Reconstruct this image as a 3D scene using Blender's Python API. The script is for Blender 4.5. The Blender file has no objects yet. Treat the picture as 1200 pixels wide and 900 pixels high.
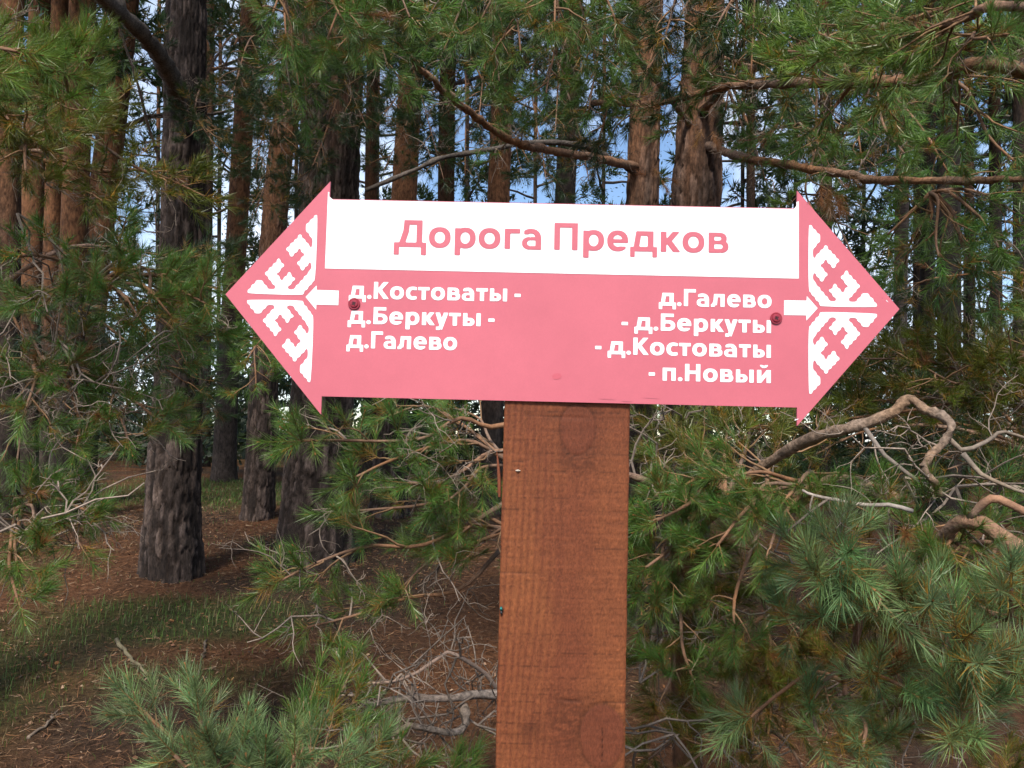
import bpy, math, random
import numpy as np
from mathutils import Vector, Matrix

# ------------------------------------------------------------------ camera, world, sun
SC = bpy.context.scene
COL = SC.collection
F_PX, PITCH, ROLL = 924.0, 0.0658, 0.0243
CAM = np.array([0.0, 0.0, 1.5])
FWD = np.array([0.0, math.cos(PITCH), math.sin(PITCH)])
_R0 = np.array([1.0, 0.0, 0.0])
_U0 = np.array([0.0, -math.sin(PITCH), math.cos(PITCH)])
RIGHT = math.cos(ROLL) * _R0 + math.sin(ROLL) * _U0
UPV = -math.sin(ROLL) * _R0 + math.cos(ROLL) * _U0

cam_data = bpy.data.cameras.new("camera")
cam = bpy.data.objects.new("camera", cam_data)
COL.objects.link(cam)
cam.matrix_world = Matrix(((RIGHT[0], UPV[0], -FWD[0], CAM[0]),
                           (RIGHT[1], UPV[1], -FWD[1], CAM[1]),
                           (RIGHT[2], UPV[2], -FWD[2], CAM[2]),
                           (0, 0, 0, 1)))
cam_data.sensor_width = 36.0
cam_data.lens = F_PX / 1200.0 * 36.0
cam_data.clip_start = 0.05
cam_data.clip_end = 3000.0
SC.camera = cam

SUN_EL, SUN_AZ = math.radians(47), math.radians(190)     # azimuth measured clockwise from +Y
world = bpy.data.worlds.new("World")
SC.world = world
world.use_nodes = True
wn, wl = world.node_tree.nodes, world.node_tree.links
wn.clear()
w_out = wn.new("ShaderNodeOutputWorld")
w_bg = wn.new("ShaderNodeBackground")
w_bg.inputs["Strength"].default_value = 0.11
w_sky = wn.new("ShaderNodeTexSky")
w_sky.sky_type = 'NISHITA'
w_sky.sun_disc = False
w_sky.sun_elevation = SUN_EL
w_sky.sun_rotation = SUN_AZ
w_sky.air_density = 1.0
w_sky.dust_density = 0.15
w_sky.ozone_density = 3.0
# broken white cloud over the blue
w_tc = wn.new("ShaderNodeTexCoord")
w_no = wn.new("ShaderNodeTexNoise")
w_no.inputs["Scale"].default_value = 2.6
w_no.inputs["Detail"].default_value = 7.0
w_no.inputs["Roughness"].default_value = 0.6
w_ra = wn.new("ShaderNodeValToRGB")
w_ra.color_ramp.elements[0].position = 0.47
w_ra.color_ramp.elements[1].position = 0.68
w_mx = wn.new("ShaderNodeMix")
w_mx.data_type = 'RGBA'
w_mx.inputs["B"].default_value = (7.6, 8.3, 9.4, 1)
wl.new(w_tc.outputs["Generated"], w_no.inputs["Vector"])
wl.new(w_no.outputs["Fac"], w_ra.inputs["Fac"])
wl.new(w_ra.outputs["Color"], w_mx.inputs["Factor"])
wl.new(w_sky.outputs["Color"], w_mx.inputs["A"])
wl.new(w_mx.outputs["Result"], w_bg.inputs["Color"])
wl.new(w_bg.outputs["Background"], w_out.inputs["Surface"])

sun_data = bpy.data.lights.new("sun", 'SUN')
sun_data.energy = 3.4
sun_data.angle = math.radians(14)
sun_data.color = (1.0, 0.94, 0.85)
sun = bpy.data.objects.new("sun", sun_data)
COL.objects.link(sun)
_sd = Vector((math.sin(SUN_AZ) * math.cos(SUN_EL), math.cos(SUN_AZ) * math.cos(SUN_EL), math.sin(SUN_EL)))
sun.rotation_euler = _sd.to_track_quat('Z', 'Y').to_euler()
sun.location = (0, 0, 30)

SC.view_settings.view_transform = 'Standard'
SC.view_settings.look = 'None'
SC.view_settings.gamma = 1.0
SC.view_settings.use_curve_mapping = False
SC.view_settings.exposure = 0.82
SC.render.engine = 'CYCLES'
SC.cycles.use_denoising = True
SC.cycles.max_bounces = 4
SC.cycles.diffuse_bounces = 2
SC.cycles.glossy_bounces = 2
SC.cycles.transmission_bounces = 3
SC.cycles.use_adaptive_sampling = True
SC.cycles.adaptive_threshold = 0.025
SC.cycles.sample_clamp_indirect = 4.0
SC.cycles.debug_use_spatial_splits = True

rng = np.random.default_rng(7)
random.seed(7)

# ------------------------------------------------------------------ helpers
def at(px, py, depth):
    """world point on the ray of photo pixel (px, py), depth metres along the optical axis"""
    return CAM + depth * (FWD + RIGHT * (px - 600.0) / F_PX - UPV * (py - 450.0) / F_PX)

def tag(o, label=None, cat=None, group=None, kind=None):
    if label: o["label"] = label
    if cat: o["category"] = cat
    if group: o["group"] = group
    if kind: o["kind"] = kind
    return o

def empty(name, loc, label=None, cat=None, group=None):
    o = bpy.data.objects.new(name, None)
    o.location = Vector([float(v) for v in loc])
    o.empty_display_size = 0.1
    COL.objects.link(o)
    return tag(o, label, cat, group)

class Acc:
    """collects triangles and quads with a colour per vertex"""
    def __init__(s):
        s.v, s.c, s.t, s.q, s.n = [], [], [], [], 0
        s.pend = {}
    def add(s, v, tris=None, quads=None, col=(1, 1, 1)):
        v = np.asarray(v, float).reshape(-1, 3)
        c = np.asarray(col, float)
        if c.ndim == 1: c = np.broadcast_to(c, (len(v), 3))
        s.v.append(v); s.c.append(c)
        if tris is not None and len(tris): s.t.append(np.asarray(tris, np.int64).reshape(-1, 3) + s.n)
        if quads is not None and len(quads): s.q.append(np.asarray(quads, np.int64).reshape(-1, 4) + s.n)
        s.n += len(v)
    def later(s, pts, radii, sides, col):
        s.pend.setdefault((len(pts), sides), []).append((pts, radii, col))
    def flush(s):
        for (n, sides), items in s.pend.items():
            P = np.array([i[0] for i in items], float)
            R = np.array([np.broadcast_to(i[1], n) for i in items], float)
            Cc = np.array([np.broadcast_to(i[2], (n, 3)) for i in items], float)
            M = len(P)
            tan = np.empty_like(P)
            tan[:, 1:-1] = P[:, 2:] - P[:, :-2]; tan[:, 0] = P[:, 1] - P[:, 0]; tan[:, -1] = P[:, -1] - P[:, -2]
            tan = nrm(tan)
            ref = np.where(np.abs(tan[:, :1, 2:3]) < .8, np.array([0, 0, 1.0]), np.array([1.0, 0, 0]))
            a = nrm(np.cross(tan, np.broadcast_to(ref, tan.shape)) + 1e-4); b = np.cross(tan, a)
            th = np.arange(sides) * 2 * math.pi / sides
            V = P[:, :, None] + R[:, :, None, None] * (np.cos(th)[:, None] * a[:, :, None] + np.sin(th)[:, None] * b[:, :, None])
            i = np.arange(n - 1)[:, None] * sides; j = np.arange(sides)[None]; k = (j + 1) % sides
            q = np.stack([i + j, i + k, i + sides + k, i + sides + j], -1).reshape(-1, 4)
            q = (np.arange(M) * n * sides)[:, None, None] + q[None]
            s.add(V.reshape(-1, 3), None, q.reshape(-1, 4), np.repeat(Cc.reshape(-1, 3), sides, 0))
        s.pend = {}
    def build(s, name, mat, parent=None, smooth=False):
        s.flush()
        me = bpy.data.meshes.new(name)
        v = np.concatenate(s.v) if s.v else np.zeros((0, 3))
        if parent is not None:
            v = v - np.array(world_loc(parent))
        t = np.concatenate(s.t) if s.t else np.zeros((0, 3), np.int64)
        q = np.concatenate(s.q) if s.q else np.zeros((0, 4), np.int64)
        me.vertices.add(len(v))
        me.vertices.foreach_set("co", v.astype(np.float32).ravel())
        nl = len(t) * 3 + len(q) * 4
        me.loops.add(nl)
        me.loops.foreach_set("vertex_index", np.concatenate([t.ravel(), q.ravel()]).astype(np.int32))
        me.polygons.add(len(t) + len(q))
        tot = np.concatenate([np.full(len(t), 3), np.full(len(q), 4)])
        st = np.concatenate([[0], np.cumsum(tot)[:-1]]) if len(tot) else np.zeros(0)
        me.polygons.foreach_set("loop_start", st.astype(np.int32))
        me.polygons.foreach_set("loop_total", tot.astype(np.int32))
        me.update(calc_edges=True)
        ca = me.color_attributes.new("Col", 'FLOAT_COLOR', 'POINT')
        cc = np.ones((len(v), 4), np.float32)
        if s.c: cc[:, :3] = np.concatenate(s.c)
        ca.data.foreach_set("color", cc.ravel())
        me.polygons.foreach_set("use_smooth", np.full(len(me.polygons), bool(smooth)))
        me.materials.append(mat)
        o = bpy.data.objects.new(name, me)
        COL.objects.link(o)
        if parent is not None: o.parent = parent
        return o

def world_loc(o):
    p = Vector((0, 0, 0))
    while o is not None:
        p = p + o.location
        o = o.parent
    return (p.x, p.y, p.z)

def nrm(v):
    v = np.asarray(v, float)
    if v.ndim == 1:
        return v / (math.sqrt(v[0] * v[0] + v[1] * v[1] + v[2] * v[2]) + 1e-12)
    return v / (np.sqrt((v * v).sum(-1, keepdims=True)) + 1e-12)

def crs(a, b):
    return np.array([a[1] * b[2] - a[2] * b[1], a[2] * b[0] - a[0] * b[2], a[0] * b[1] - a[1] * b[0]])

def catmull(pts, n):
    p = np.asarray(pts, float)
    if len(p) == 2:
        t = np.linspace(0, 1, n)[:, None]
        return p[0] * (1 - t) + p[1] * t
    p = np.vstack([2 * p[0] - p[1], p, 2 * p[-1] - p[-2]])
    m = len(p) - 3
    out = []
    for u in np.linspace(0, m - 1e-6, n):
        i = int(u); t = u - i
        a, b, c, d = p[i], p[i + 1], p[i + 2], p[i + 3]
        out.append(0.5 * ((2 * b) + (c - a) * t + (2 * a - 5 * b + 4 * c - d) * t * t + (3 * b - a - 3 * c + d) * t ** 3))
    return np.array(out)

def tube(acc, pts, radii, sides=6, col=(1, 1, 1), rough=0.0):
    p = np.asarray(pts, float)
    n = len(p)
    r = np.broadcast_to(np.asarray(radii, float), (n,)) if np.ndim(radii) else np.full(n, radii)
    tan = np.empty_like(p)
    tan[1:-1] = p[2:] - p[:-2]; tan[0] = p[1] - p[0]; tan[-1] = p[-1] - p[-2]
    tan = nrm(tan)
    ref = np.array([0, 0, 1.0]) if abs(tan[0, 2]) < 0.9 else np.array([1.0, 0, 0])
    a = np.cross(tan, ref); bad = np.linalg.norm(a, axis=1) < 0.05
    a[bad] = [1, 0, 0.1]
    a = nrm(a); b = np.cross(tan, a)
    th = np.arange(sides) * 2 * math.pi / sides
    rr = r[:, None] * (1 + (rng.uniform(-rough, rough, (n, sides)) if rough else 0))
    v = p[:, None, :] + rr[..., None] * (np.cos(th)[None, :, None] * a[:, None, :] + np.sin(th)[None, :, None] * b[:, None, :])
    i = np.arange(n - 1)[:, None] * sides; j = np.arange(sides)[None, :]; k = (j + 1) % sides
    q = np.stack([i + j, i + k, i + sides + k, i + sides + j], -1).reshape(-1, 4)
    vv = np.vstack([v.reshape(-1, 3), p[:1] , p[-1:] + tan[-1:] * r[-1] * 0.4])
    m = n * sides
    jj = np.arange(sides); kk = (jj + 1) % sides
    t = np.vstack([np.stack([jj * 0 + m, kk, jj], 1), np.stack([jj * 0 + m + 1, (n - 1) * sides + jj, (n - 1) * sides + kk], 1)])
    c = np.asarray(col, float)
    if c.ndim == 2 and len(c) == n:
        c = np.vstack([np.repeat(c, sides, 0), c[:1], c[-1:]])
    acc.add(vv, t, q, c)

def jag(p0, d, L, n=6, wob=0.25, grav=0.0, bias=None):
    """a crooked path of length L"""
    d = nrm(d); p = np.array(p0, float); out = [p.copy()]
    N = rng.normal(0, wob, (n, 3)); N[:, 2] += grav
    if bias is not None: N = N + bias
    for i in range(n):
        d = d + N[i]
        d = d / math.sqrt(d[0] * d[0] + d[1] * d[1] + d[2] * d[2])
        p = p + d * (L / n)
        out.append(p)
    return np.array(out)

def box(acc, x0, x1, y0, y1, z0, z1, col=(1, 1, 1)):
    v = [(x, y, z) for z in (z0, z1) for y in (y0, y1) for x in (x0, x1)]
    acc.add(v, None, [(0, 2, 3, 1), (4, 5, 7, 6), (0, 1, 5, 4), (2, 6, 7, 3), (0, 4, 6, 2), (1, 3, 7, 5)], col)

# value noise on numpy arrays ------------------------------------------------
_NT = np.random.default_rng(3).random((64, 64, 64))
def vnoise(x, y, z=0.0):
    x, y, z = np.broadcast_arrays(np.asarray(x, float), np.asarray(y, float), np.asarray(z, float))
    i, j, k = np.floor(x).astype(int), np.floor(y).astype(int), np.floor(z).astype(int)
    u, v, w = x - i, y - j, z - k
    u, v, w = u * u * (3 - 2 * u), v * v * (3 - 2 * v), w * w * (3 - 2 * w)
    g = lambda a, b, c: _NT[(i + a) & 63, (j + b) & 63, (k + c) & 63]
    return (((g(0, 0, 0) * (1 - u) + g(1, 0, 0) * u) * (1 - v) + (g(0, 1, 0) * (1 - u) + g(1, 1, 0) * u) * v) * (1 - w)
            + ((g(0, 0, 1) * (1 - u) + g(1, 0, 1) * u) * (1 - v) + (g(0, 1, 1) * (1 - u) + g(1, 1, 1) * u) * v) * w)
def fbm(x, y, z=0.0, o=4):
    s, a, t = 0.0, 0.5, 0.0
    for _ in range(o):
        s = s + a * vnoise(x, y, z); t += a; a *= 0.5
        x, y, z = np.asarray(x) * 2.03 + 7.1, np.asarray(y) * 2.03 + 3.7, np.asarray(z) * 2.03 + 1.3
    return s / t
def sstep(a, b, x):
    t = np.clip((x - a) / (b - a), 0, 1)
    return t * t * (3 - 2 * t)

# ------------------------------------------------------------------ materials
def mat_base(name):
    m = bpy.data.materials.new(name)
    m.use_nodes = True
    nt = m.node_tree
    b = nt.nodes["Principled BSDF"]
    return m, nt, b

def attr_node(nt):
    a = nt.nodes.new("ShaderNodeAttribute"); a.attribute_name = "Col"
    return a

def noise_node(nt, scale, detail=4, rough=0.6, coord="Object", stretch=None):
    tc = nt.nodes.new("ShaderNodeTexCoord")
    n = nt.nodes.new("ShaderNodeTexNoise")
    n.inputs["Scale"].default_value = scale
    n.inputs["Detail"].default_value = detail
    n.inputs["Roughness"].default_value = rough
    if stretch:
        mp = nt.nodes.new("ShaderNodeMapping"); mp.inputs["Scale"].default_value = stretch
        nt.links.new(tc.outputs[coord], mp.inputs["Vector"]); nt.links.new(mp.outputs["Vector"], n.inputs["Vector"])
    else:
        nt.links.new(tc.outputs[coord], n.inputs["Vector"])
    return n

def mul_noise(nt, col_socket, n, lo, hi):
    mr = nt.nodes.new("ShaderNodeMapRange")
    mr.inputs["From Min"].default_value = 0.3; mr.inputs["From Max"].default_value = 0.7
    mr.inputs["To Min"].default_value = lo; mr.inputs["To Max"].default_value = hi
    nt.links.new(n.outputs["Fac"], mr.inputs["Value"])
    vm = nt.nodes.new("ShaderNodeVectorMath"); vm.operation = 'SCALE'
    nt.links.new(col_socket, vm.inputs[0]); nt.links.new(mr.outputs["Result"], vm.inputs["Scale"])
    return vm.outputs["Vector"]

def bump(nt, b, height, strength, dist):
    bp = nt.nodes.new("ShaderNodeBump")
    bp.inputs["Strength"].default_value = strength; bp.inputs["Distance"].default_value = dist
    nt.links.new(height, bp.inputs["Height"]); nt.links.new(bp.outputs["Normal"], b.inputs["Normal"])

def mat_needles(name, trans=0.32, rough=0.38):
    m, nt, b = mat_base(name)
    a = attr_node(nt)
    nt.links.new(a.outputs["Color"], b.inputs["Base Color"])
    b.inputs["Roughness"].default_value = rough
    b.inputs["Specular IOR Level"].default_value = 0.5
    tr = nt.nodes.new("ShaderNodeBsdfTranslucent")
    nt.links.new(a.outputs["Color"], tr.inputs["Color"])
    mx = nt.nodes.new("ShaderNodeMixShader"); mx.inputs["Fac"].default_value = trans
    nt.links.new(b.outputs["BSDF"], mx.inputs[1]); nt.links.new(tr.outputs["BSDF"], mx.inputs[2])
    nt.links.new(mx.outputs["Shader"], nt.nodes["Material Output"].inputs["Surface"])
    return m

def mat_bark(name, scale=60, lo=0.6, hi=1.4, bdist=0.006, stretch=(1, 1, 0.35)):
    m, nt, b = mat_base(name)
    a = attr_node(nt)
    n = noise_node(nt, scale, 6, 0.65, stretch=stretch)
    nt.links.new(mul_noise(nt, a.outputs["Color"], n, lo, hi), b.inputs["Base Color"])
    b.inputs["Roughness"].default_value = 0.9
    b.inputs["Specular IOR Level"].default_value = 0.2
    bump(nt, b, n.outputs["Fac"], 0.8, bdist)
    return m

def mat_attr(name, rough=0.8, spec=0.3, nscale=None, lo=0.8, hi=1.2):
    m, nt, b = mat_base(name)
    a = attr_node(nt)
    src = a.outputs["Color"]
    if nscale:
        src = mul_noise(nt, src, noise_node(nt, nscale, 5, 0.6), lo, hi)
    nt.links.new(src, b.inputs["Base Color"])
    b.inputs["Roughness"].default_value = rough
    b.inputs["Specular IOR Level"].default_value = spec
    return m

M_NEEDLE = mat_needles("pine_needles")
M_LEAF = mat_needles("leaves", 0.3, 0.5)
M_BARK = mat_bark("pine_bark", 80, 0.35, 1.75, 0.008)
M_BARK_FAR = mat_bark("pine_bark_smooth", 34, 0.3, 1.75, 0.02, (1, 1, 0.42))
def _blotch(m, scale, lo, hi):
    nt = m.node_tree; b = nt.nodes["Principled BSDF"]
    src = b.inputs["Base Color"].links[0].from_socket
    nt.links.new(mul_noise(nt, src, noise_node(nt, scale, 5, .7, stretch=(1, 1, .6)), lo, hi), b.inputs["Base Color"])
_blotch(M_BARK_FAR, 7, .45, 1.5)
_blotch(M_BARK, 16, .6, 1.4)
M_TWIG = mat_bark("twig_bark", 120, 0.7, 1.35, 0.002, (1, 1, 1))
M_LIMB = mat_bark("limb_bark", 85, 0.35, 1.7, 0.006, (1, 1, 1))
M_BIRCH = mat_bark("birch_bark", 9, 0.25, 1.15, 0.003, (1, 1, 4))
M_GRASS = mat_needles("grass_blades", 0.25, 0.6)
M_LITTER = mat_attr("forest_litter", 0.9, 0.15)

# painted sign sheet: slightly mottled satin film
def mat_paint(name, col, rough=0.38, lo=0.92, hi=1.08):
    m, nt, b = mat_base(name)
    rgb = nt.nodes.new("ShaderNodeRGB"); rgb.outputs[0].default_value = (*col, 1)
    n = noise_node(nt, 5, 7, 0.72)
    n2 = noise_node(nt, 400, 2, 0.5)
    s = mul_noise(nt, rgb.outputs[0], n, lo, hi)
    s = mul_noise(nt, s, n2, 0.98, 1.02)
    nt.links.new(s, b.inputs["Base Color"])
    b.inputs["Roughness"].default_value = rough
    b.inputs["Specular IOR Level"].default_value = 0.3
    return m
PINK = (0.525, 0.126, 0.158)
M_PINK = mat_paint("pink_sign_film", PINK)
M_WHITE = mat_paint("white_sign_film", (0.86, 0.86, 0.86))
M_SCREW = mat_paint("red_painted_screw", (0.27, 0.028, 0.045), 0.28)
M_EDGE = mat_paint("sign_sheet_edge", (0.45, 0.06, 0.08), 0.5)

# ------------------------------------------------------------------ ground
_GX = np.array([-400, -20, 0, 1.5, 3.0, 4.5, 6.0, 7.5, 9, 13, 20, 30, 60, 120, 3000.0])
_GZ = np.array([-0.2, 0.0, 0.0, 0.0, 0.09, 0.22, 0.40, 0.47, 0.5, 0.63, 0.72, 0.62, 0.0, -0.5, -0.5])
def ground_z(x, y):
    x = np.asarray(x, float); y = np.asarray(y, float)
    r = 0
    for k in (-0.6, -0.2, 0.2, 0.6):
        r = r + np.interp(y + k, _GX, _GZ) / 4
    near = np.exp(-((x / 40) ** 2 + ((y - 8) / 40) ** 2))
    r = r + near * (0.16 * (fbm(x * 0.55 + 20, y * 0.55 + 20, 0.5, 3) - 0.5) + 0.075 * (fbm(x * 3 + 9, y * 3 + 5, 2.5, 3) - 0.5) + .035 * (fbm(x * 11 + 2, y * 11 + 8, 1.5, 2) - .5))
    return r

def build_ground():
    m, nt, b = mat_base("forest_floor")
    a = attr_node(nt)
    n1 = noise_node(nt, 26, 8, 0.72)
    n2 = noise_node(nt, 150, 4, 0.7)
    s = mul_noise(nt, a.outputs["Color"], n1, 0.3, 1.6)
    s = mul_noise(nt, s, n2, 0.6, 1.45)
    nt.links.new(s, b.inputs["Base Color"])
    b.inputs["Roughness"].default_value = 0.95
    b.inputs["Specular IOR Level"].default_value = 0.1
    ad = nt.nodes.new("ShaderNodeMath"); ad.operation = 'ADD'
    nt.links.new(n1.outputs["Fac"], ad.inputs[0]); nt.links.new(n2.outputs["Fac"], ad.inputs[1])
    bump(nt, b, ad.outputs[0], 1.0, 0.02)
    xs = np.unique(np.concatenate([np.linspace(-9, 9, 130), np.sign(np.linspace(-1, 1, 61)) * (9 + (np.abs(np.linspace(-1, 1, 61)) ** 3) * 1500)]))
    ys = np.unique(np.concatenate([np.linspace(-3, 16, 150), 16 + np.linspace(0, 1, 40) ** 3 * 1800, -3 - np.linspace(0, 1, 16) ** 2 * 300]))
    X, Y = np.meshgrid(xs, ys)
    Z = ground_z(X, Y)
    g = grass_mask(X, Y)[..., None]
    litter = np.array([0.140, 0.062, 0.030]); dark = np.array([0.060, 0.038, 0.025]); moss = np.array([0.05, 0.062, 0.02])
    f = sstep(0.35, 0.65, fbm(X * 1.1, Y * 1.1, 4.2, 4))[..., None]
    c = (litter * f + dark * (1 - f)) * (1 - g * 0.75) + moss * g * 0.75
    nx, ny = len(xs), len(ys)
    i = np.arange(ny - 1)[:, None] * nx; j = np.arange(nx - 1)[None, :]
    q = np.stack([i + j, i + j + 1, i + nx + j + 1, i + nx + j], -1).reshape(-1, 4)
    acc = Acc(); acc.add(np.stack([X, Y, Z], -1).reshape(-1, 3), None, q, c.reshape(-1, 3))
    tag(acc.build("ground", m, smooth=True), kind="structure")

def on_ground(px, py):
    """the ground point seen at a photo pixel"""
    d = FWD + RIGHT * (px - 600.0) / F_PX - UPV * (py - 450.0) / F_PX
    t = 0.5
    while t < 200:
        p = CAM + d * t
        if p[2] < ground_z(p[0], p[1]): return p
        t *= 1.004
    return CAM + d * 60

def grass_mask(x, y):
    """0..1 where grass grows: a patch before the big trunk, the lower left, the slope behind"""
    def blob(cx, cy, rx, ry):
        return np.exp(-(((x - cx) / rx) ** 2 + ((y - cy) / ry) ** 2))
    n = fbm(x * 1.3 + 4, y * 1.3 + 9, 1.7, 4)
    m = 1.1 * blob(-2.05, 5.2, 0.75, 0.38) + 0.6 * blob(-2.6, 3.5, 0.6, 0.9) + .4 * blob(-1.4, 4.2, .7, .4) + 0.4 * blob(-3.2, 4.4, 0.8, 0.8) + 0.6 * blob(-4.5, 11.5, 2.5, 2.6) + 0.5 * blob(-1.5, 13, 3, 2.2)
    far = sstep(14, 25, y) * 0.8
    return np.clip(sstep(0.18, 0.62, m * (0.45 + 1.1 * n)) + far, 0, 1)

build_ground()
# ------------------------------------------------------------------ signpost
SX, SY, SZ = 0.0719, 1.2107, 1.5           # sign origin in the world
YAW = -0.0141
HW, TIP = 0.365, 0.157
Z_TOP, Z_BOT, Z_BT, Z_BB, Z_TIP = 0.3921, 0.0257, 0.364, 0.054, 0.2095
_sn = np.array([-math.sin(YAW), math.cos(YAW), 0])       # pointing away from the viewer
_sx = np.array([math.cos(YAW), math.sin(YAW), 0])
_so = np.array([SX, SY, SZ])

def sign_uv(px, py):
    """photo pixel -> sign coordinates (x, z)"""
    d = FWD + RIGHT * (px - 600.0) / F_PX - UPV * (py - 450.0) / F_PX
    t = np.dot(_so - CAM, _sn) / np.dot(d, _sn)
    p = CAM + d * t - _so
    return np.array([np.dot(p, _sx), p[2]])

def sign_pt(uv, off=0.0):
    uv = np.atleast_2d(uv)
    return _so + uv[:, :1] * _sx + uv[:, 1:2] * np.array([0, 0, 1.0]) - off * _sn

def fill_poly(acc, uv, off, col=(1, 1, 1), thick=0.0):
    """flat filled outline on the sign, lifted off the sheet, with real edges"""
    from mathutils.geometry import tessellate_polygon
    uv = np.asarray(uv, float)
    tr = tessellate_polygon([[Vector((a, b, 0)) for a, b in uv]])
    tr = np.array(tr)
    a, b_, c = uv[tr[:, 0]], uv[tr[:, 1]], uv[tr[:, 2]]
    cr = (b_[:, 0] - a[:, 0]) * (c[:, 1] - a[:, 1]) - (b_[:, 1] - a[:, 1]) * (c[:, 0] - a[:, 0])
    tr[cr < 0] = tr[cr < 0][:, ::-1]
    v = sign_pt(uv, off)
    if thick:
        n = len(uv); k = np.arange(n); l = (k + 1) % n
        vb = sign_pt(uv, off - thick)
        acc.add(np.vstack([v, vb]), np.vstack([tr, tr[:, ::-1] + n]), np.stack([k, l, l + n, k + n], 1), col)
    else:
        acc.add(v, tr, None, col)

def field_mesh(acc, f, x0, y0, h, place, col=(1, 1, 1)):
    """marching squares: the region f < 0 of a grid (rows = y) as flat polygons"""
    ny, nx = f.shape
    ins = f < 0
    pts = {}
    V, T, Q = [], [], []
    def vid(key, p):
        if key not in pts:
            pts[key] = len(V); V.append(p)
        return pts[key]
    def corner(i, j): return vid((0, i, j), (x0 + i * h, y0 + j * h))
    def edge(i, j, d):
        a = f[j, i]; b = f[j, i + 1] if d == 0 else f[j + 1, i]
        t = a / (a - b)
        return vid((1 + d, i, j), (x0 + (i + (t if d == 0 else 0)) * h, y0 + (j + (t if d == 1 else 0)) * h))
    cnt = ins[:-1, :-1].astype(int) + ins[:-1, 1:] + ins[1:, :-1] + ins[1:, 1:]
    for j in range(ny - 1):
        row = cnt[j]
        if not row.any(): continue
        full = np.flatnonzero(row == 4)
        if len(full):
            br = np.flatnonzero(np.diff(full) > 1)
            s = np.concatenate([[full[0]], full[br + 1]]); e = np.concatenate([full[br], [full[-1]]])
            for a, b in zip(s, e):
                Q.append((corner(a, j), corner(b + 1, j), corner(b + 1, j + 1), corner(a, j + 1)))
        for i in np.flatnonzero((row > 0) & (row < 4)):
            loop = []
            cs = [(i, j), (i + 1, j), (i + 1, j + 1), (i, j + 1)]
            es = [(i, j, 0), (i + 1, j, 1), (i, j + 1, 0), (i, j, 1)]
            for k in range(4):
                a, b = cs[k], cs[(k + 1) % 4]
                ia, ib = ins[a[1], a[0]], ins[b[1], b[0]]
                if ia: loop.append(corner(*a))
                if ia != ib: loop.append(edge(*es[k]))
            for k in range(1, len(loop) - 1): T.append((loop[0], loop[k], loop[k + 1]))
    if V:
        acc.add(place(np.array(V)), T, Q, col)

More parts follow.
